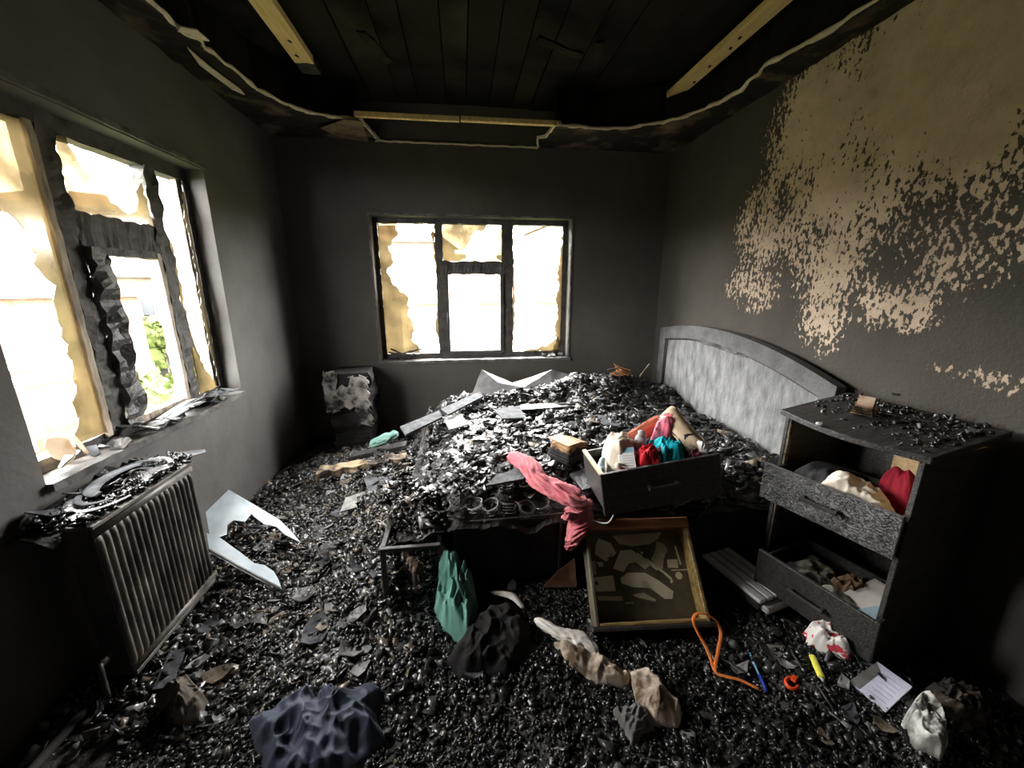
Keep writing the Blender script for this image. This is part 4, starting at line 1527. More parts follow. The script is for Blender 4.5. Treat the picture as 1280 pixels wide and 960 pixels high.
# bottle
c = lp(DM, .245, .215, .175)
bo = empty('bottle', (c.x, c.y, c.z), (.25, -.1, 0))
tag(bo, 'grey white plastic bottle standing among clothes in the drawer', 'bottle')
MB().lathe([(.026, 0), (.028, .01), (.028, .06), (.024, .075), (.013, .083)], 18).build('body', GREYBOTTLE, bo, True)
MB().lathe([(.0285, .028), (.0288, .03), (.0288, .036), (.0285, .038)], 18).build('label_band', WHITEP, bo, True)
MB().lathe([(.014, .083), (.016, .085), (.016, .105), (.012, .11)], 16).build('cap', SLATGREY, bo, True)
cloth_blob('red_garment', dpoly([(.17, .06), (.28, .04), (.33, .12), (.3, .2), (.22, .2), (.17, .14)]), dz2, .075, REDCLOTH, 'bright red cloth beside the carton in the drawer', 'cloth', 23, .045, 18, p=3)
cloth_blob('turquoise_garment', dpoly([(.29, .05), (.42, .05), (.44, .13), (.36, .2), (.27, .24), (.3, .14)]), dz2, .08, TURQ, 'turquoise shiny cloth in the middle of the drawer on the bed', 'cloth', 24, .05, 20, p=3)
cloth_blob('pink_garment', dpoly([(.3, .24), (.4, .21), (.47, .24), (.54, .33), (.48, .37), (.36, .32)]), lambda x, y: DZ + .148 * (x - .6) + .14, .10, PINKHOT, 'bright pink cloth at the back of the drawer on the bed', 'cloth', 25, .055, 20, p=3)
cloth_tube('rust_garment', [lp(DM, .22, .36, .17), lp(DM, .32, .365, .2), lp(DM, .42, .37, .235), lp(DM, .47, .355, .22)], [.02, .03, .03, .02], [.025, .035, .035, .02], RUST, 'rust orange ribbed cloth draped over the drawer back', 'cloth', 26, .2, 4, 14)
cloth_blob('charcoal_garment', dpoly([(.42, .12), (.52, .12), (.53, .24), (.44, .26)]), dz2, .085, GREYBLACK, 'dark grey rolled sock between pink cloth and paper bag', 'cloth', 27, .03, 16, p=4)
cloth_blob('purple_garment', dpoly([(.44, .05), (.5, .05), (.51, .11), (.45, .12)]), dz2, .06, PURPLE, 'small purple cloth in the front right of the drawer', 'cloth', 28, .025, 24, p=3)
cloth_blob('plastic_wrap', dpoly([(.49, .05), (.53, .05), (.535, .15), (.5, .16)]), dz2, .08, WHITEP, 'crumpled white plastic scrap beside the paper bag', 'wrapper', 29, .03, 30, p=3)
cloth_blob('blue_rag', dpoly([(.03, .05), (.08, .04), (.09, .12), (.03, .13)]), lambda x, y: DZ + .148 * (x - .6) + .06, .06, mat('dark_blue_cloth', (.012, .022, .045), .85, .2, (.03, .05, .08), 9), 'dark blue cloth in the front left corner of the drawer', 'cloth', 30, .015, 14, p=3)
cloth_blob('red_rag', dpoly([(.08, .02), (.13, .02), (.12, .08), (.085, .07)]), lambda x, y: DZ + .148 * (x - .6) + .08, .05, REDCLOTH, 'small red cloth under the white carton', 'cloth', 31, .015, 18, p=3)
cloth_tube('blue_ribbon', [lp(DM, .02, .09, .16), lp(DM, .03, .13, .17), lp(DM, .055, .17, .19)], [.012, .014, .01], [.008, .01, .006], BLUEASH, 'pale blue ribbon over the left side of the drawer', 'ribbon', 32, .3, 3, 8)
c = lp(DM, .09, .07, .185)
rt = empty('pompom_cord', (c.x, c.y, c.z))
tag(rt, 'cream ball on a cord in the front left of the drawer', 'pompom')
MB().lathe([(.003, -.015), (.011, -.011), (.0155, 0), (.011, .011), (.003, .015)], 14).build('ball', CREAM, rt, True)
MB().tube(catmull([(.0, 0, -.005), (.02, -.02, .002), (.045, -.03, -.006), (.055, -.045, -.01)], 5), .0025, 5).build('cord', CREAM, rt)
nk = empty('bead_necklace', tuple(lp(DM, .26, .06, .17)))
tag(nk, 'string of cream pearls hanging between red and turquoise cloth', 'necklace')
bme = MB().lathe([(.0008, -.0055), (.004, -.0038), (.0055, 0), (.004, .0038), (.0008, .0055)], 10).mesh('bead')
bme.materials.append(PEARL)
for i in range(9):
    b_ = link('bead', bme, None, nk, True)
    t = i / 8
    b_.location = (.012 * math.sin(t * 3) + .004 * t, .035 * (1 - t) - .01, .03 * (1 - t) + .008)
# kraft bag: a flattened open paper bag
kb = empty('paper_bag', mtx=DM @ Matrix.Translation((.45, .19, .235)) @ Matrix.Rotation(math.radians(14), 4, 'Z') @ Matrix.Rotation(math.radians(28), 4, 'X'))
tag(kb, 'tan kraft paper bag leaning on the right end of the drawer', 'paper bag')
kv = []
for j in range(9):
    for i in range(7):
        u, v = i / 6, j / 8
        x_ = -.05 + .11 * u + .015 * v
        y_ = -.12 + .25 * v
        z_ = .035 * math.sin(math.pi * u) * (.5 + v) + .01 * noise.noise(Vector((u * 3, v * 4, 2)))
        kv.append((x_, y_, z_))
kf = [(j * 7 + i, j * 7 + i + 1, (j + 1) * 7 + i + 1, (j + 1) * 7 + i) for j in range(8) for i in range(6)]
me = bpy.data.meshes.new('bag_front')
me.from_pydata(kv, [], kf)
o = link('bag_front', me, KRAFT, kb, True)
o.modifiers.new('thick', 'SOLIDIFY').thickness = .002
me = bpy.data.meshes.new('bag_back')
me.from_pydata([(x_, y_, -.012 + .003 * noise.noise(Vector((x_ * 20, y_ * 20, 0)))) for (x_, y_, z_) in kv], [], kf)
o = link('bag_back', me, KRAFT, kb, True)
o.modifiers.new('thick', 'SOLIDIFY').thickness = .002
MB().prism([(-.05, -.122, -.012), (.06, -.122, -.012), (.05, -.124, .012), (-.04, -.124, .012)], (0, .02, 0)).build('bag_fold', CREAM, kb)

# ------------------------------------------------------------------ drawer leaning against the bed, clean shapes left in its soot
TM = frame_mtx((.525, 1.365, .035), (1, -.07, 0), (.075, .66, .72))
tr = empty('drawer_tray', mtx=TM)
tag(tr, 'brown drawer on the floor leaning on the bed, pale shapes in soot', 'drawer')
TW, TD, THt = .50, .40, .09
MB().cbox(0, .016, 0, TD, 0, THt, .003).build('side_panel', SOOTTRAY, tr)
MB().cbox(TW - .016, TW, 0, TD, 0, THt, .003).build('side_panel', TRAYWOOD, tr)
MB().cbox(-.004, TW + .004, TD - .01, TD + .035, 0, THt + .006, .004).build('back_panel', BROWNWOOD, tr)
MB().cbox(-.02, TW + .02, -.018, 0, -.01, THt + .012, .004).build('front_panel', CHARWOOD, tr)
MB().cbox(.016, TW - .016, 0, .014, .01, THt, .003).build('inner_lining', TRAYWOOD, tr)
MB().cbox(.016, TW - .016, .014, TD, .0, .01, .001).build('bottom_panel', SOOTTRAY, tr)


def ghost(pts, m=GHOST, z=.0104):
    """clean outline: pts in the 1024 x 960 view of the drawer, mapped to its bottom"""
    P = []
    for (gx, gy) in pts:
        v = (720 - gy) / (720 - 180)
        lft = 60 + (720 - gy) / 540 * 0 + 30
        u = (gx - 95) / (890 - 95)
        P.append((.016 + u * (TW - .032), .075 + v * (TD - .085), z))
    MB().prism(P, (0, 0, .0012)).build('soot_shadow', m, tr)


def circ(cx, cy, r, n=14, sx=1.):
    return [(cx + r * sx * math.cos(2 * math.pi * i / n), cy + r * math.sin(2 * math.pi * i / n)) for i in range(n)]


ghost([(205, 230), (300, 270), (335, 350), (240, 410), (160, 350), (170, 290)])
ghost([(325, 215), (740, 200), (700, 250), (620, 290), (470, 300), (370, 280)], GHOST_DIM)
ghost([(370, 330), (460, 325), (560, 400), (590, 450), (545, 475), (480, 420), (420, 430), (370, 490), (290, 460)])
ghost([(680, 265), (740, 290), (765, 340), (720, 390), (690, 480), (640, 470), (610, 400), (660, 340)], GHOST_DIM)
ghost([(120, 520), (280, 510), (285, 620), (130, 620)])
ghost([(110, 400), (155, 400), (150, 500), (110, 500)], GHOST_DIM)
ghost([(335, 530), (400, 495), (540, 500), (640, 560), (740, 640), (720, 690), (660, 690), (560, 610), (430, 600), (340, 570)])
ghost([(740, 410), (825, 410), (820, 475), (735, 470)])
ghost(circ(810, 530, 28))
ghost([(825, 310), (838, 310), (852, 450), (835, 452)])
ghost([(130, 650), (330, 660), (330, 690), (140, 680)], GHOST_DIM)
ghost([(410, 650), (500, 640), (590, 690), (580, 705), (440, 670)], GHOST_DIM)
ghost([(345, 700), (410, 698), (408, 712), (346, 712)], GHOST_DIM)
ghost([(560, 400), (580, 395), (700, 500), (680, 505)])
ghost([(690, 490), (745, 540), (755, 570), (735, 585), (728, 570), (738, 560), (690, 510)])
ghost([(760, 485), (895, 485), (895, 494), (760, 494)])
ghost([(500, 355), (512, 350), (650, 480), (640, 490)])
ghost(circ(712, 382, 16), GHOST)
ghost(circ(545, 352, 11), GHOST)
ghost([(160, 410), (215, 410), (215, 440), (180, 445)], GHOST)
ghost([(230, 440), (290, 350), (296, 356), (240, 450)], SOOTTRAY, .012)
ghost([(255, 380), (330, 372), (330, 380), (255, 390)], SOOTTRAY, .012)
ghost(circ(140, 560, 14), SOOTTRAY, .012)
ghost(circ(525, 580, 26), GHOST_DIM, .0118)
bpy.context.view_layer.update()
# brown board behind it
o = MB().prism([(.36, 1.60, .05), (.52, 1.58, .05), (.52, 1.63, .17), (.44, 1.64, .1)], (0, .012, 0)).build('brown_board', mat('dim_brown', (.05, .022, .01), .5, .4, (.12, .055, .025), 6))
tag(o, 'small reddish brown board standing behind the leaning drawer', 'board')

# ------------------------------------------------------------------ things lying on the bed
pk = [at(638, 569, .56), at(660, 582, .57), at(672, 600, .555), at(695, 612, .545), at(718, 622, .535)]
pk = [Vector((p.x, p.y, max(p.z, bed_h(p.x, p.y) + .03))) for p in pk]
pk += [Vector((.505, 1.60, .50)), Vector((.51, 1.585, .42)), Vector((.49, 1.585, .34)), Vector((.48, 1.59, .285))]
cloth_tube('pink_scarf', pk, [.03, .045, .04, .05, .055, .06, .06, .055, .04], [.025, .03, .028, .03, .025, .028, .028, .025, .02], PINK, 'dusty pink twisted scarf hanging over the near bed edge', 'scarf', 3, .38, 3.4, 8, 3.2, 60, 14)
# stack of burnt folded cloth, tan on top
c = Vector((.60, 2.08, 0))
fb = empty('burnt_towel_stack', (c.x, c.y, bed_h(c.x, c.y) - .005), (.0, 0, .55))
tag(fb, 'folded burnt cloth with tan top beside the pink scarf', 'cloth')
for i in range(6):
    s = 1 - .04 * i
    zz = i * .016
    pts = []
    mb = MB()
    nx_, ny_ = 10, 8
    vs = []
    for lay in (0, 1):
        for j in range(ny_ + 1):
            for a in range(nx_ + 1):
                u, v = a / nx_ - .5, j / ny_ - .5
                x_ = u * .2 * s + .006 * noise.noise(Vector((i, v * 5, 1)))
                y_ = v * .17 * s
                z_ = zz + lay * .014 + .022 * math.cos(u * 2.6) * (1 if lay else .8) + .006 * noise.noise(Vector((u * 7, v * 7, i * 2.)))
                vs.append((x_, y_, z_))
    k1 = (nx_ + 1) * (ny_ + 1)
    idx = lambda a, j, l: l * k1 + j * (nx_ + 1) + a
    fs = []
    for j in range(ny_):
        for a in range(nx_):
            fs.append((idx(a, j, 0), idx(a, j + 1, 0), idx(a + 1, j + 1, 0), idx(a + 1, j, 0)))
            fs.append((idx(a, j, 1), idx(a + 1, j, 1), idx(a + 1, j + 1, 1), idx(a, j + 1, 1)))
    for a in range(nx_):
        fs.append((idx(a, 0, 0), idx(a + 1, 0, 0), idx(a + 1, 0, 1), idx(a, 0, 1)))
        fs.append((idx(a, ny_, 0), idx(a, ny_, 1), idx(a + 1, ny_, 1), idx(a + 1, ny_, 0)))
    for j in range(ny_):
        fs.append((idx(0, j, 0), idx(0, j, 1), idx(0, j + 1, 1), idx(0, j + 1, 0)))
        fs.append((idx(nx_, j, 0), idx(nx_, j + 1, 0), idx(nx_, j + 1, 1), idx(nx_, j, 1)))
    mb.add(vs, fs).build('fold_layer', TANBURNT if i == 4 else (mat('tan_towel', (.25, .15, .07), .85, .2, (.5, .35, .2), 10) if i == 5 else GREYBLACK), fb, True)
MB().cbox(-.1, .0, -.085, .085, .125, .131, .002).build('tan_cover', mat('tan_leather', (.3, .19, .09), .6, .3, (.5, .36, .2), 7), fb)
# white wire
tag(MB().tube(catmull([(.53, 1.62, .44), (.585, 1.56, .43), (.62, 1.5, .455), (.64, 1.49, .49), (.63, 1.46, .52)], 6), .003, 6).build('white_wire', WHITEP, smooth=True), 'thin white wire hanging left of the drawer on the bed', 'wire')
# crumpled white sheet by the back window
S = {}
pp = [(590, 493, 3.36), (602, 462, 3.5), (622, 478, 3.42), (640, 494, 3.34), (655, 484, 3.40), (690, 462, 3.5), (687, 492, 3.36), (712, 468, 3.52), (732, 488, 3.46), (735, 494, 3.4), (640, 478, 3.52), (668, 470, 3.54)]
sv = [aty(a, b, y) for (a, b, y) in pp]
c = aty(660, 490, 3.44)
sf = [(0, 1, 2), (0, 2, 3), (2, 10, 4), (2, 4, 3), (10, 11, 4), (11, 5, 4), (4, 5, 6), (4, 6, 3), (5, 7, 6), (7, 8, 6), (8, 9, 6), (1, 10, 2)]
bm = bmesh.new()
bv = [bm.verts.new(v - c) for v in sv]
for f_ in sf:
    bm.faces.new([bv[i] for i in f_])
bmesh.ops.subdivide_edges(bm, edges=list(bm.edges), cuts=3, use_grid_fill=True)
for v in bm.verts:
    v.co += noise.noise_vector(v.co * 14) * .006
bmesh.ops.recalc_face_normals(bm, faces=bm.faces)
me = bpy.data.meshes.new('crumpled_sheet')
bm.to_mesh(me)
bm.free()
o = link('crumpled_sheet', me, SHEETW)
o.location = c
o.modifiers.new('thick', 'SOLIDIFY').thickness = .006
tag(o, 'crumpled whitish sheet on the far edge of the bed under window', 'sheet')
# rusty curled strip and singed orange scraps at the far right corner
c = aty(775, 466, 3.3)
g = empty('singed_papers', (c.x, c.y, bed_h(c.x, c.y)), (0, 0, .4))
tag(g, 'singed orange brown papers on the far corner of the bed', 'paper')
for i in range(5):
    vs = [((a / 5 - .5) * .16, (b_ - .5) * .1, .02 + i * .012 + .05 * (a / 5 - .4) ** 2 * (i % 2 + .5) + .01 * b_) for a in range(6) for b_ in range(2)]
    me = bpy.data.meshes.new('paper_sheet')
    me.from_pydata(vs, [], [(2 * a, 2 * a + 1, 2 * a + 3, 2 * a + 2) for a in range(5)])
    p_ = link('paper_sheet', me, TANBURNT if i % 2 else mat('orange_singe', (.2, .07, .02), .8, .2, (.5, .24, .09), 14), g)
    p_.rotation_euler = (.1 * i, -.05 * i, .5 * i)
    p_.modifiers.new('thick', 'SOLIDIFY').thickness = .003
o = MB().ragbar(aty(665, 474, 3.54), aty(690, 463, 3.53), (0, 1, 0), (0, 0, 1), .008, .008, .006, .02, 2).build('rusty_strip', RUST)
tag(o, 'rust-coloured strip along the top of the crumpled white sheet', 'strip')
# spiky burnt twigs at the far corner
for i, (a, b_) in enumerate((((700, 478), (722, 470)), ((760, 462), (785, 458)), ((800, 470), (812, 455)), ((795, 478), (770, 470)))):
    p0, p1 = aty(*a, 3.32), aty(*b_, 3.38)
    tag(MB().ragbar(p0, p1, (0, 1, 0), (0, 0, 1), .009, .006, .006, .02, i).build('burnt_stick', FLAKE_BLACK if i % 2 else FLAKE_BROWN), 'charred splinter of wood on the far edge of the bed', 'splinter', 'splinters on the bed')

# ------------------------------------------------------------------ cloths on the floor
cloth_blob('navy_garment', pxpoly([(306, 892), (335, 878), (372, 856), (392, 872), (412, 858), (440, 868), (470, 850), (484, 858), (470, 885), (482, 915), (462, 935), (430, 975), (340, 1000), (318, 930)], .07), floor_h, .06, NAVY, 'crumpled navy blue garment on the floor in the foreground', 'garment', 41, .05, 9, radial=.35, rings=60, segs=190, p=2.2)
cloth_blob('black_garment', pxpoly([(556, 822), (578, 790), (612, 758), (640, 756), (664, 785), (662, 815), (634, 842), (600, 838), (575, 842)], .07), floor_h, .10, BLACKCLOTH, 'crumpled black garment on the floor before the bed', 'garment', 42, .035, 10, radial=.35, rings=48, segs=150)
cloth_blob('teal_garment', pxpoly([(541, 752), (552, 716), (572, 708), (592, 720), (598, 745), (588, 790), (576, 788), (556, 772)], .12), floor_h, .17, TEAL, 'teal green cloth heaped against the bed front', 'cloth', 43, .07, 13, aniso=(1.5, .6), radial=.45, rings=48, segs=150, p=2.6)
fp = lambda px, py, h: (lambda p: Vector((p.x, p.y, floor_h(p.x, p.y) + h)))(at(px, py, .06))
cloth_tube('cream_rag', [fp(614, 748, .05), fp(640, 758, .06), fp(655, 768, .04)], [.008, .014, .008], [.006, .008, .005], OFFWHITE, 'narrow whitish rag beyond the black garment', 'cloth', 5, .35, 2.5, 6)
cloth_tube('scorched_shirt', [fp(668, 780, .03), fp(700, 797, .03), fp(725, 803, .04), fp(748, 815, .03)], [.015, .024, .03, .018], [.01, .012, .014, .01], OFFWHITE, 'whitish twisted sleeve running toward the scorched cream cloth', 'cloth', 6, .4, 2.5, 7, 1.5)
cloth_blob('scorched_shirt', pxpoly([(688, 800), (728, 804), (768, 826), (792, 838), (782, 852), (748, 848), (712, 832)], .06), floor_h, .03, CREAMDIRTY, 'scorched cream sleeve trailing left across the black floor', 'cloth', 54, .026, 13, radial=.2, rings=44, segs=130, p=3)
cloth_blob('scorched_shirt', pxpoly([(786, 836), (806, 826), (824, 850), (840, 880), (856, 884), (848, 906), (816, 900), (796, 872)], .06), floor_h, .045, CREAMDIRTY, 'scorched cream rag at the right end of the trailing sleeve', 'cloth', 55, .028, 11, radial=.2, rings=44, segs=130, p=3)
cloth_blob('plastic_film', pxpoly([(765, 880), (800, 875), (820, 905), (790, 925)], .06), floor_h, .02, PAPERSOOT, 'sooty crumpled film beside the scorched cream shirt', 'film', 44, .03, 22)
cloth_blob('brown_rag', pxpoly([(192, 878), (212, 856), (240, 850), (260, 872), (250, 900), (215, 905)], .06), floor_h, .05, mat('brown_rag', (.05, .042, .034), .85, .2, (.15, .125, .1), 9, bump=.4, bscale=60), 'brown scorched rag on the floor by the radiator', 'cloth', 45, .04, 14)
cloth_blob('red_white_bag', pxpoly([(1004, 780), (1022, 770), (1048, 776), (1072, 808), (1064, 818), (1040, 808), (1015, 796)], .15), lambda x, y: floor_h(x, y), .09, mat('red_white_print', (.78, .74, .7), .6, .3, (.6, .05, .08), 22, detail=2, lo=.55, hi=.57), 'white plastic bag with red print below the chest drawers', 'bag', 46, .04, 16)
cloth_blob('white_wrapper', pxpoly([(1122, 915), (1140, 888), (1165, 905), (1180, 945), (1172, 965), (1140, 950)], .07), floor_h, .06, mat('dirty_white', (.16, .155, .14), .5, .4, (.66, .65, .6), 16, lo=.4, hi=.6), 'crumpled whitish plastic wrapper in the near right corner', 'wrapper', 47, .05, 24)
cloth_blob('burnt_paper_heap', pxpoly([(1150, 872), (1185, 850), (1230, 870), (1240, 910), (1200, 925), (1160, 900)], .08), floor_h, .04, mat('burnt_heap', (.02, .018, .015), .8, .3, (.16, .12, .08), 22, lo=.5, hi=.68), 'scorched brown paper heap right of the notebook', 'paper', 48, .05, 22)
cloth_blob('charred_bundle', [(-.36, 1.62), (-.26, 1.56), (-.17, 1.6), (-.15, 1.72), (-.25, 1.8), (-.35, 1.74)], lambda x, y: .04, .22, BROWNLUMP, 'brown charred bundle under the black metal frame', 'bundle', 49, .05, 16, p=3.5)
cloth_blob('green_rag', [(-.16, 1.6), (-.1, 1.58), (-.08, 1.66), (-.15, 1.68)], lambda x, y: .05, .17, mat('dark_green', (.012, .05, .035), .85, .2, (.03, .09, .07), 9), 'dark green rag between the bundle and the bed', 'cloth', 50, .02, 16, p=3.5)
# teal scrap and half-burnt beam beyond the bed foot
cloth_tube('pale_teal_cloth', [aty(462, 557, 2.95), aty(480, 549, 2.97), aty(498, 541, 3.0)], [.04, .06, .045], [.025, .03, .02], TEALPALE, 'pale teal cloth draped on the burnt board by the bed foot', 'cloth', 51, .3, 2.5, 5)
o = MB().ragbar(aty(398, 592, 2.72), aty(508, 573, 2.78), (0, 1, 0), (0, 0, 1), .05, .028, .02, .03, 5).build('burnt_timber', BEAMMAT)
tag(o, 'half-burnt wooden beam with a pale end left of the bed', 'timber')
o = MB().ragbar(aty(440, 570, 2.98), aty(508, 556, 3.0), (0, 1, 0), (0, 0, 1), .05, .014, .01, .03, 6).build('charred_board', CHARWOOD)
tag(o, 'black charred board lying under the pale teal cloth', 'board')
o = MB().ragbar(aty(490, 615, 2.62), aty(507, 580, 2.66), (1, 0, 0), (0, 1, 0), .02, .014, .016, .03, 7).build('burnt_post', BEAMMAT)
tag(o, 'short half-burnt post leaning at the foot of the bed', 'post')

# black metal frame before the bed foot
mf = empty('metal_stand', (-.38, 1.55, 0))
tag(mf, 'black square metal leg frame standing before the bed foot', 'frame')
for (a, b_) in (((0, 0, 0), (0, 0, .36)), ((.0, .2, 0), (.0, .2, .36)), ((.24, .1, 0), (.24, .1, .36))):
    MB().cbox(a[0] - .011, a[0] + .011, a[1] - .011, a[1] + .011, 0, .36, .002).build('leg', METAL_DARK, mf)
MB().cbox(-.011, .25, -.011, .011, .36, .38, .002).build('rail', METAL_DARK, mf)
MB().cbox(-.011, .011, .011, .22, .36, .38, .002).build('rail', METAL_DARK, mf)

# small objects on the floor, right
gr = empty('slatted_block', mtx=frame_mtx(tuple(fp(946, 772, .03)), at(982, 758, .07) - at(946, 772, .07), at(908, 710, .07) - at(946, 772, .07)))
tag(gr, 'grey ridged plastic block with dark grooves on the floor', 'block')
gw, gl_ = (at(986, 750, .07) - at(951, 766, .07)).length, (at(917, 704, .07) - at(951, 766, .07)).length
MB().cbox(0.004, gw - .004, .004, gl_ - .004, 0, .04, .004).build('body', METAL_DARK, gr)
for i in range(4):
    w = gw / 4
    MB().cbox(i * w + .004, (i + 1) * w - .006, 0, gl_, .038, .056, .003).build('slat', WHITEP, gr)
MB().cbox(gw * .1, gw * .8, -.03, .03, .0, .03, .006).build('foot', SLATGREY, gr)


def rod(name, a, b_, r, m, label, cat, z=.07, extra=None):
    p0, p1 = fp(*a, .018), fp(*b_, .018)
    o = empty(name, tuple((p0 + p1) / 2))
    tag(o, label, cat)
    c_ = (p0 + p1) / 2
    return o, p0 - c_, p1 - c_


o, a, b_ = rod('ballpoint_pen', (937, 818), (958, 864), .005, PENCLEAR, 'blue ballpoint pen lying on the char near the lanyard', 'pen')
MB().tube([a, a.lerp(b_, .62)], .0045, 8).build('barrel', PENCLEAR, o, True)
MB().tube([a.lerp(b_, .6), b_], .0055, 8).build('cap', BLUEPEN, o, True)
MB().tube([a.lerp(b_, .64) + Vector((0, 0, .008)), a.lerp(b_, .9) + Vector((0, 0, .008))], .0018, 5).build('clip', BLUEPEN, o)
o, a, b_ = rod('highlighter', (1012, 834), (1024, 864), .01, YELLOW, 'flat yellow highlighter lying on the char', 'marker')
MB().tube([a, a.lerp(b_, .5), a.lerp(b_, .85), b_.lerp(a, .05)], [.012, .013, .013, .011], 10, .6).build('body', YELLOW, o, True)
MB().tube([b_.lerp(a, .05), b_ + (b_ - a) * .12], [.008, .004], 8, .6).build('tip', SLATGREY, o, True)
o = empty('orange_sharpener', tuple(fp(988, 862, .012)), (0, 0, .5))
tag(o, 'small orange red plastic clip beside the yellow highlighter', 'clip')
MB().tube([(.025 * math.cos(t / 12 * math.pi * 1.6), .018 * math.sin(t / 12 * math.pi * 1.6), .004) for t in range(13)], .006, 7, 1.3).build('loop', ORANGERED, o, True)
MB().cbox(.01, .04, -.008, .01, 0, .012, .003).build('tab', ORANGERED, o)
for i, (a_, b2, lab) in enumerate((((902, 822), (935, 842), 'thin dark stick left of the blue pen'), ((985, 825), (1000, 850), 'black stick between the blue pen and the highlighter'), ((1018, 870), (1042, 898), 'dark handle of a stick leading to the pale fork'))):
    o, a, b_ = rod('thin_stick', a_, b2, .004, METAL_DARK, lab, 'stick')
    MB().tube([a, b_], .004, 6).build('shaft', METAL_DARK, o, True)
    MB().tube([b_, b_ + (b_ - a).normalized() * .008], [.0045, .002], 6).build('tip', SLATGREY, o, True)
# fork
o, a, b_ = rod('fork', (1034, 896), (1062, 918), .004, WHITEP, 'pale fork lying below the notebook', 'fork')
MB().tube([a, a.lerp(b_, .6)], [.003, .005], 6, .5).build('handle', FLAKE_PALE, o, True)
sd = (b_ - a).normalized().cross(Vector((0, 0, 1)))
for s in (-1.5, -.5, .5, 1.5):
    MB().tube([a.lerp(b_, .58) + sd * s * .003, a.lerp(b_, .75) + sd * s * .005, b_ + sd * s * .005], .0022, 5).build('tine', FLAKE_PALE, o, True)
# notebook card
P = [fp(1057, 868, .02), fp(1090, 851, .03), fp(1132, 884, .03), fp(1103, 905, .02)]
c = sum(P, Vector()) / 4
nbk = empty('notebook', tuple(c))
tag(nbk, 'bluish white notebook page lying flat near the right corner', 'notebook')
MB().prism([p - c for p in P], (0, 0, -.008)).build('page_block', PAPERBLUE, nbk)
n0 = [p - c for p in P]
MB().prism([n0[0], n0[0].lerp(n0[1], .96), n0[0].lerp(n0[1], .9).lerp(n0[3].lerp(n0[2], .5), .25), n0[0].lerp(n0[3], .28)], (0, 0, .0008)).build('soot_stain', PAPERSOOT, nbk)
for i in range(6):
    t = .15 + i * .13
    aa, bb = n0[0].lerp(n0[1], t).lerp(n0[3].lerp(n0[2], t), .42), n0[0].lerp(n0[1], t).lerp(n0[3].lerp(n0[2], t), .88)
    MB().tube([aa + Vector((0, 0, .0006)), bb + Vector((0, 0, .0006))], .0008, 4).build('ruled_line', mat('ink', (.3, .3, .42), .8), nbk)
# orange lanyard
lz = [(893, 838, .03), (884, 812, .04), (870, 786, .075), (867, 772, .1), (876, 766, .105), (893, 774, .085), (901, 790, .05), (898, 812, .035), (894, 838, .032), (905, 845, .03), (925, 850, .03), (950, 862, .025)]
P = []
for (px, py, h) in lz:
    p = at(px, py, .04 + h)
    P.append(Vector((p.x, p.y, max(p.z, floor_h(p.x, p.y) + .018))))
P = catmull(P, 6)
c = sum(P, Vector()) / len(P)
o = MB().tube([p - c for p in P], .0068, 8, .25).build('lanyard', ORANGE, smooth=True)
o.location = c
tag(o, 'orange ribbon lanyard looped over the leaning drawer corner', 'lanyard')
# paper scraps
for i, (px, py, s, m_, lab) in enumerate(((962, 822, .045, PAPERSOOT, 'sooty paper scrap above the orange clip'), (980, 840, .03, FLAKE_PALE, 'small pale scrap between pen and highlighter'), (1050, 870, .025, FLAKE_PALE, 'pale chip left of the notebook'), (1075, 845, .03, FLAKE_GREY, 'grey scrap above the notebook'), (1030, 925, .03, FLAKE_BROWN, 'tan curled scrap below the fork'), (925, 835, .03, FLAKE_PALE, 'little whitish scrap by the lanyard end'), (1100, 920, .03, FLAKE_BROWN, 'tan scrap left of the white wrapper'), (1060, 905, .035, FLAKE_GREY, 'grey scrap under the notebook corner'), (600, 720, .03, FLAKE_PALE, 'whitish scrap under the bed front'), (640, 735, .035, FLAKE_GREY, 'grey scrap under the bed front'))):
    p = fp(px, py, .016)
    flake('paper_scrap', tuple(p), s, 1.3, i * 1.9, (.1, .15), m_, lab, 'scrap', None, 700 + i, .003, .35)

# ------------------------------------------------------------------ radiator
RX, RY0, RY1, RZ0, RZ1 = -1.27, 1.335, 1.83, .065, .705
rad = empty('radiator', (RX, (RY0 + RY1) / 2, RZ0))
tag(rad, 'soot-blackened ribbed panel radiator under the left window', 'radiator')
hw_ = (RY1 - RY0) / 2
H_ = RZ1 - RZ0
nr = 17
mb = MB()
for face in (0, 1):
    vs, fs = [], []
    st = 8
    N_ = nr * st
    zs = [.03, .05, .07, .3, .55, H_ - .07, H_ - .05, H_ - .03]
    for i in range(N_ + 1):
        y = -hw_ + 2 * hw_ * i / N_
        ph = (i % st) / st
        rib = max(0, math.sin(ph * math.pi)) ** .7
        for k, z in enumerate(zs):
            d = rib * (0 if k in (0, 7) else (.6 if k in (1, 6) else 1.0))
            x_ = (-.004 + .014 * d) if face == 0 else (-.085 - .014 * d)
            vs.append((x_, y, z))
    Z = len(zs)
    for i in range(N_):
        for k in range(Z - 1):
            fs.append((i * Z + k, (i + 1) * Z + k, (i + 1) * Z + k + 1, i * Z + k + 1))
    me = bpy.data.meshes.new('ribbed_panel')
    me.from_pydata(vs, [], fs)
    o = link('ribbed_panel', me, RADMAT, rad, True)
    o.modifiers.new('thick', 'SOLIDIFY').thickness = .002
MB().cbox(-.092, .006, -hw_ - .004, hw_ + .004, H_ - .012, H_ + .002, .002).build('top_grille', RADEDGE, rad)
for s in (-1, 1):
    MB().cbox(-.09, .0, s * hw_ - .003, s * hw_ + .003, .01, H_ - .01, .002).build('side_cover', METAL_DARK, rad)
for z in (.03, H_ - .03):
    MB().tube([(-.002, -hw_, z), (-.002, hw_, z)], .012, 8, 1.5).build('header_pipe', RADEDGE, rad, True)
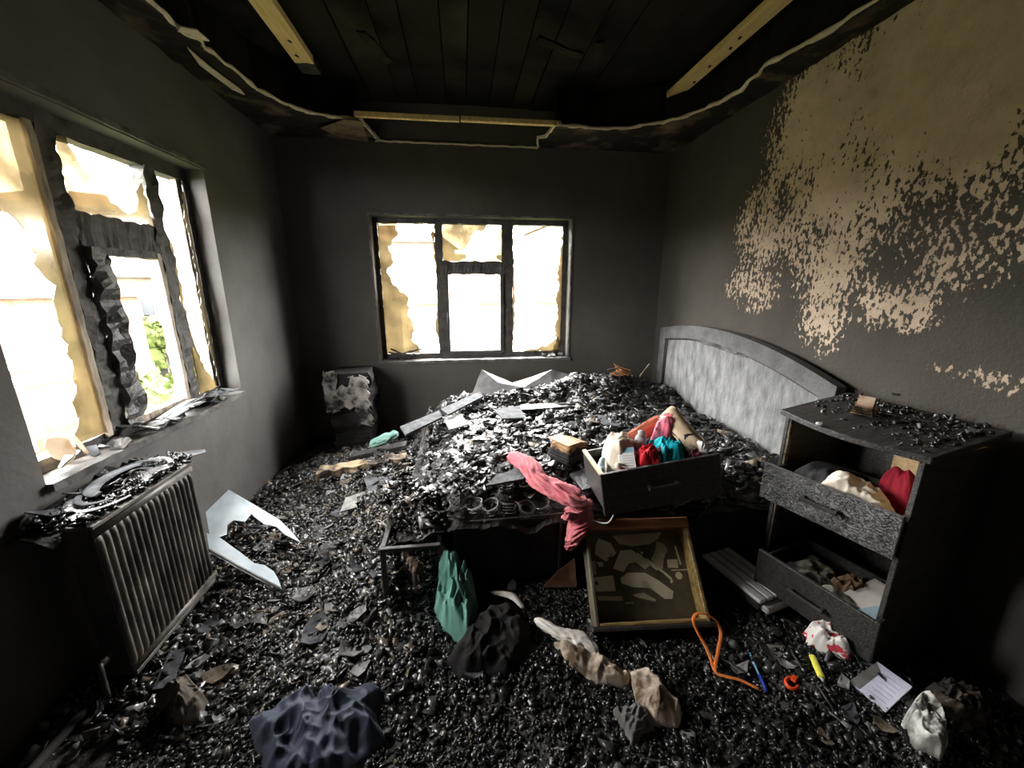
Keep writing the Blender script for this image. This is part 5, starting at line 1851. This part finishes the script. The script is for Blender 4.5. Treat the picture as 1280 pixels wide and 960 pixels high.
for z in (.0,):
    MB().cbox(-.01, .008, -hw_, hw_, -.0, .02, .003).build('bottom_rim', RADEDGE, rad)
for i in range(18):
    y = -hw_ + .02 + i * (2 * hw_ - .04) / 17
    MB().box(-.075, -.012, y - .004, y + .004, H_ + .002, H_ + .004).build('grille_bar', METAL_DARK, rad)
for y in (-hw_ + .06, hw_ - .06):
    MB().cbox(-.08, -.02, y - .012, y + .012, -RZ0, .03, .002).build('foot', METAL_DARK, rad)
vp = MB().tube(catmull([(-.045, -hw_ - .0, .13), (-.045, -hw_ - .05, .13), (-.03, -hw_ - .075, .12), (-.03, -hw_ - .08, .0)], 5), .009, 8)
vp.lathe([(.014, 0), (.016, .005), (.016, .03), (.012, .035)], 12, Matrix.Translation((-.045, -hw_ - .03, .13)) @ Matrix.Rotation(math.radians(90), 4, 'X'))
vp.build('valve', METAL_DARK, rad, True)

# debris on the radiator and in the gap behind it
def rtop(x, y):
    return RZ1 + .004


shelf = heightfield('char_bank', lambda x, y: .62 + .07 * math.exp(-((x + 1.44) / .09) ** 2) + .018 * noise.noise(Vector((x, y, 0)) * 16), -1.495, -1.365, 1.30, 1.95, .02, GROUNDCHAR)
tag(shelf, 'bank of ash filling the gap behind the radiator', 'ash', kind='stuff')
n_ = 900
rx_, ry_ = rng.uniform(-1.49, -1.28, n_), rng.uniform(1.33, 1.88, n_)
rz_ = np.where(rx_ > -1.36, RZ1 + .006, .67 + .05 * rng.uniform(0, 1, n_))
tag(chips('radiator_rubble', np.stack([rx_, ry_, rz_ + rng.uniform(0, .02, n_)], 1), .006 + .02 * rng.uniform(0, 1, n_) ** 2, rng.uniform(.1, .4, n_), chip_colors(n_, .12, .03), CHIPS), 'char flakes heaped along the top of the radiator', 'debris', kind='stuff')
for i in range(14):
    x, y = random.uniform(-1.47, -1.29), random.uniform(1.35, 1.9)
    flake('char_sliver', (x, y, RZ1 + random.uniform(.016, .04)), random.uniform(.03, .06), random.uniform(1.1, 1.8), random.uniform(0, 6), (random.gauss(0, .25), random.gauss(0, .25)), random.choice((FLAKE_BLACK, FLAKE_BLACK, FLAKE_GREY, FLAKE_BLACK)), 'charred sliver of board on top of the radiator', 'flake', 'slivers on the radiator', 800 + i, .004, random.uniform(-.2, .5))
# curved strips of a burnt hoop
c = at(155, 602, .745)
c.x = max(c.x, -1.37)
hoop = empty('burnt_hoop', (c.x, c.y, RZ1 + .04), (0.05, -.05, .1))
tag(hoop, 'curved grey burnt hoop lying on top of the radiator', 'hoop')
for k, (r, t0, t1, w) in enumerate(((.2, .7, 5.6, .012), (.165, 1.0, 5.2, .008), (.115, 1.6, 4.6, .024))):
    pts = [(.62 * r * math.cos(t0 + (t1 - t0) * i / 24), r * math.sin(t0 + (t1 - t0) * i / 24), .008 * k) for i in range(25)]
    MB().tube(pts, [w * (.5 + .5 * math.sin(math.pi * i / 24)) + .003 for i in range(25)], 8, .25).build('hoop_strip', FLAKE_BLACK if k == 0 else FLAKE_GREY, hoop)
# stuff on the left sill
for i in range(30):
    y = random.uniform(1.95, 2.72) if i < 24 else random.uniform(1.5, 1.9)
    x = random.uniform(-1.58, -1.47)
    flake('sill_shard', (x, y, W2[2] + .014 + random.uniform(0, .045)), random.uniform(.02, .055), random.uniform(1, 1.7), random.uniform(0, 6), (random.gauss(0, .35), random.gauss(0, .35)), random.choice((FLAKE_GREY, FLAKE_PALE, FLAKE_BLACK, FLAKE_GREY)), 'loose broken shard on the left window sill', 'shard', 'shards on the left sill', 900 + i, .004, random.uniform(-.1, .4))
for i in range(4):
    a, b_ = (-1.49 - i * .016, 1.98 + i * .03, W2[2] + .02 + i * .008), (-1.5 - i * .02, 2.38 + .04 * i, W2[2] + .045)
    m_ = ((a[0] + b_[0]) / 2 + .01, (a[1] + b_[1]) / 2, W2[2] + .05 + i * .006)
    tag(MB().tube(catmull([a, m_, b_], 8), .012, 6, .3).build('curled_strip', FLAKE_PALE if i % 2 else FLAKE_GREY), 'long curled pale strip lying along the left window sill', 'strip', 'curled strips on the left sill')
for i, (y, s, rz, m_) in enumerate(((1.62, .055, .2, KRAFT), (1.69, .05, .9, KRAFT))):
    o = flake('tan_cardboard', (-1.56, y, W2[2] + .075), s, 1.1, rz, (.3, 1.15 + .1 * i), m_, ('tan cardboard scrap leaning at the bottom of the left pane', 'second tan cardboard scrap leaning nearer the window post')[i], 'cardboard', None, 980 + i, .004)
for i in range(14):
    x = random.choice((random.uniform(-.72, -.5), random.uniform(.75, .98)))
    flake('sill_shard', (x, YB + .05, W1[2] + .014 + random.uniform(0, .02)), random.uniform(.015, .04), random.uniform(1, 1.7), random.uniform(0, 6), (random.gauss(0, .3), random.gauss(0, .3)), random.choice((FLAKE_GREY, FLAKE_PALE, FLAKE_BLACK)), 'loose broken shard on the back window sill', 'shard', 'shards on the back sill', 940 + i, .004, .2)
for i, (a, b_) in enumerate((((-.72, .86), (-.5, .83)), ((-.62, .84), (-.4, .9)), ((-.7, .9), (-.56, .83)))):
    tag(MB().ragbar((a[0], YB + .08, a[1]), (b_[0], YB + .07, b_[1]), (0, 1, 0), (0, 0, 1), .008, .008, .006, .02, i).build('burnt_stick', WOODFRAME), 'burnt stick lying across the left light of the back window', 'stick', 'sticks in the back window')

# broken pale translucent sheet leaning between radiator and wall
A, B_, C_ = at(352, 735, .09), at(262, 690, .2), atx(286, 612, -1.38)
nrm = (B_ - A).cross(C_ - A).normalized()
gs = empty('broken_sheet', tuple(A))
tag(gs, 'broken pale translucent sheet leaning on the wall beside the radiator', 'sheet')
for k, poly in enumerate(([(257, 640), (286, 612), (312, 630), (316, 640), (306, 652), (292, 650), (284, 656), (283, 668), (272, 672), (262, 668)], [(258, 666), (275, 672), (300, 690), (318, 704), (330, 706), (342, 714), (348, 724), (352, 736), (330, 728), (300, 712), (262, 690)], [(286, 612), (320, 632), (350, 650), (362, 662), (376, 678), (356, 668), (345, 658), (330, 655), (318, 646), (308, 634)])):
    P = [onplane(px, py, A, nrm) - A for (px, py) in poly]
    MB().prism(P, nrm * .005).build('sheet_piece', SHEETGLASS, gs)
P = [onplane(px, py, A, nrm) - A for (px, py) in ((260, 686), (300, 709), (350, 735))]
MB().tube(P, .006, 6).build('bright_edge', FLAKE_PALE, gs)

# charred bedside cabinet by the back wall, left of the window
nc = empty('charred_cabinet', (-1.0, 3.6, 0))
tag(nc, 'charred small cabinet with peeled silvery front by the back wall', 'cabinet')
MB().ragbar((0, 0, .03), (0, 0, .76), (1, 0, 0), (0, 1, 0), .17, .16, .06, .03, 3, 9).build('body', CHAR_DULL, nc)
rr = random.Random(4)
for k, (x0_, x1_, z0_, z1_) in enumerate(((-.19, -.09, .43, .76), (-.085, .17, .46, .66), (.06, .18, .3, .5), (-.19, -.1, .66, .78), (.02, .17, .62, .74))):
    pts = []
    for (a, b_) in (((x0_, z0_), (x1_, z0_)), ((x1_, z0_), (x1_, z1_)), ((x1_, z1_), (x0_, z1_)), ((x0_, z1_), (x0_, z0_))):
        for i in range(6):
            t = i / 6
            pts.append((a[0] + (b_[0] - a[0]) * t + rr.uniform(-.016, .016), -.195 - rr.uniform(0, .008), a[1] + (b_[1] - a[1]) * t + rr.uniform(-.016, .016)))
    MB().prism(pts, (0, .012, 0)).build('peeled_veneer', PEEL, nc)

# ------------------------------------------------------------------ outside: hillside, houses, trees
GRASS = mat('hill_green', (.03, .04, .008), .95, .1, (.08, .075, .028), .5)
HWALL = mat('house_white', (.3, .29, .27), .9, .1, (.4, .39, .36), .7)
HBRICK = mat('house_brick', (.085, .05, .035), .9, .1, (.13, .085, .06), 4)
HTAN = mat('house_tan', (.11, .088, .062), .9, .1, (.15, .12, .09), 2)
ROOF = mat('house_roof', (.075, .042, .027), .9, .1, (.11, .065, .042), 2)
HGLASS = mat('house_glass', (.03, .034, .038), .3, .4)
RAIL = mat('house_rail', (.1, .1, .1), .6, .3)
LEAF = mat('leaf_green', (.022, .036, .006), .8, .2, (.055, .068, .016), 3)
TRUNK = mat('trunk_bark', (.05, .035, .025), .9, .1)


def terrain(x, y):
    d = math.hypot(x * .9, y)
    return -8.0 + max(0, d - 12) * .19 + 1.2 * noise.noise(Vector((x, y, 0)) * .06)


vs, fs = [], []
nx_, ny_ = 70, 70
for j in range(ny_):
    for i in range(nx_):
        x, y = -80 + 140 * i / (nx_ - 1), -25 + 125 * j / (ny_ - 1)
        vs.append((x, y, terrain(x, y)))
fs = [(j * nx_ + i, j * nx_ + i + 1, (j + 1) * nx_ + i + 1, (j + 1) * nx_ + i) for j in range(ny_ - 1) for i in range(nx_ - 1)]
me = bpy.data.meshes.new('hillside')
me.from_pydata(vs, [], fs)
tag(link('hillside', me, GRASS, None, True), 'green hillside outside the windows', kind='structure')


def house(loc, rz, w, d, h, floors, cols, wall_m, label, roof=True, balcony=False, band=None):
    g = empty('house', loc, (0, 0, rz))
    tag(g, label, 'house')
    MB().box(-w / 2, w / 2, -d / 2, d / 2, -4, h).build('wall', wall_m, g)
    if roof:
        r = MB().add([(-w / 2 - .5, -d / 2 - .5, h), (w / 2 + .5, -d / 2 - .5, h), (w / 2 + .5, d / 2 + .5, h), (-w / 2 - .5, d / 2 + .5, h), (-w / 4, 0, h + 1.7), (w / 4, 0, h + 1.7)], [(0, 1, 5, 4), (1, 2, 5), (2, 3, 4, 5), (3, 0, 4), (0, 3, 2, 1)]).build('roof', ROOF, g)
        MB().box(-w / 2 - .5, w / 2 + .5, -d / 2 - .58, -d / 2 - .48, h - .12, h + .02).build('gutter', RAIL, r)
        MB().box(w / 5, w / 5 + .6, -.3, .3, h + .8, h + 2.4).build('chimney', HBRICK, r)
    else:
        MB().box(-w / 2 - .25, w / 2 + .25, -d / 2 - .25, d / 2 + .25, h, h + .25).build('roof', HTAN, g)
    fh = h / floors
    for f_ in range(floors):
        if band:
            MB().box(-w / 2 - .04, w / 2 + .04, -d / 2 - .06, d / 2, f_ * fh - .15, f_ * fh + .15).build('floor_band', band, g)
        for c_ in range(cols):
            x_ = -w / 2 + w * (c_ + .5) / cols
            z_ = f_ * fh + fh * .35
            fr = MB()
            for (a0, a1, b0, b1) in ((-.62, -.52, 0, 1.3), (.52, .62, 0, 1.3), (-.62, .62, -.08, 0), (-.62, .62, 1.3, 1.4), (-.03, .03, 0, 1.3)):
                fr.box(x_ + a0, x_ + a1, -d / 2 - .06, -d / 2 + .02, z_ + b0, z_ + b1)
            fo = fr.build('window', HTAN, g)
            MB().box(x_ - .52, x_ + .52, -d / 2 - .02, -d / 2 + .01, z_, z_ + 1.3).build('pane', HGLASS, fo)
            if balcony and c_ == cols // 2:
                bo_ = MB().box(x_ - 1.3, x_ + 1.3, -d / 2 - 1.1, -d / 2, z_ - .35, z_ - .2).build('balcony', HWALL, g)
                rl = MB().box(x_ - 1.3, x_ + 1.3, -d / 2 - 1.1, -d / 2 - 1.05, z_ + .65, z_ + .72)
                for b_ in range(11):
                    rl.box(x_ - 1.28 + b_ * .254, x_ - 1.25 + b_ * .254, -d / 2 - 1.09, -d / 2 - 1.06, z_ - .2, z_ + .66)
                rl.build('railing', RAIL, bo_)
    return g


def hz(x, y):
    return terrain(x, y)


house((-17.5, 15.5, -6.5), math.radians(45), 9, 8, 7.6, 3, 3, HBRICK, 'brick house with balconies beyond the near left pane', False, True, HWALL)
house((-30, 40, -1), math.radians(38), 12, 8, 8.2, 3, 4, HWALL, 'white house with tiled roof seen through the left window middle', True)
house((-15.5, 29, -4.5), math.radians(28), 10, 8, 6.5, 2, 3, HTAN, 'tan house with tiled roof beyond the right pane of left window', True)
house((3.6, 22, -6.5), math.radians(4), 13, 8, 7.4, 3, 5, HWALL, 'white house with low tiled roof behind the back window', True)
house((-5.5, 38, -2.6), math.radians(-6), 9, 8, 7.5, 3, 3, HTAN, 'tan house up the hill behind the back window', True)
house((14, 44, -2), math.radians(8), 12, 8, 9, 3, 4, HWALL, 'far white house at the right of the back window', True)


def tree(loc, h, r, label, seed, nl=700):
    rr = random.Random(seed)
    g = empty('tree', loc)
    tag(g, label, 'tree')
    MB().tube(catmull([(0, 0, -1), (.1, .05, h * .3), (-.05, .1, h * .65), (.05, 0, h * .85)], 5), [.22 * (1 - i / 19) + .05 for i in range(16)], 7).build('trunk', TRUNK, g, True)
    mb = MB()
    cs = [(rr.uniform(-.5, .5) * r, rr.uniform(-.5, .5) * r, h * .7 + rr.uniform(-.4, .5) * r, r * rr.uniform(.45, .75)) for _ in range(7)]
    for i in range(nl):
        cx, cy, cz, cr_ = rr.choice(cs)
        v = Vector((rr.gauss(0, 1), rr.gauss(0, 1), rr.gauss(0, 1))).normalized()
        p = Vector((cx, cy, cz)) + v * cr_ * rr.uniform(.75, 1.05)
        a = Vector((rr.gauss(0, 1), rr.gauss(0, 1), rr.gauss(0, 1))).normalized() * .22 * r / 2
        b_ = v.cross(a).normalized() * .13 * r / 2
        mb.add([p - a, p + b_, p + a + v * .03, p - b_], [(0, 1, 2, 3)])
    for (cx, cy, cz, cr_) in cs:
        mb.lathe([(cr_ * .75 * math.sin(math.pi * t / 6) + .001, cz - cr_ * .75 * math.cos(math.pi * t / 6)) for t in range(7)], 9, Matrix.Translation((cx, cy, 0)))
    o = mb.build('crown', LEAF, g)
    o['kind'] = 'stuff'
    return g


for i, (x, y, h, r, lab) in enumerate(((-7.2, 9.4, 4.6, 1.7, 'leafy tree low beyond the middle light of the left window'), (-9.2, 13.6, 6.0, 1.9, 'leafy tree beyond the right light of the left window'), (-9.5, 18.8, 6, 2.0, 'tree standing in front of the tan house'), (-17.5, 24, 5.0, 1.9, 'tree below the white house with the tiled roof'), (-3.4, 13, 5.2, 1.8, 'leafy tree at the lower left of the back window'), (-5.6, 20, 8, 2.0, 'taller tree at the left edge of the back window'))):
    tree((x, y, terrain(x, y)), h, r, lab, i)
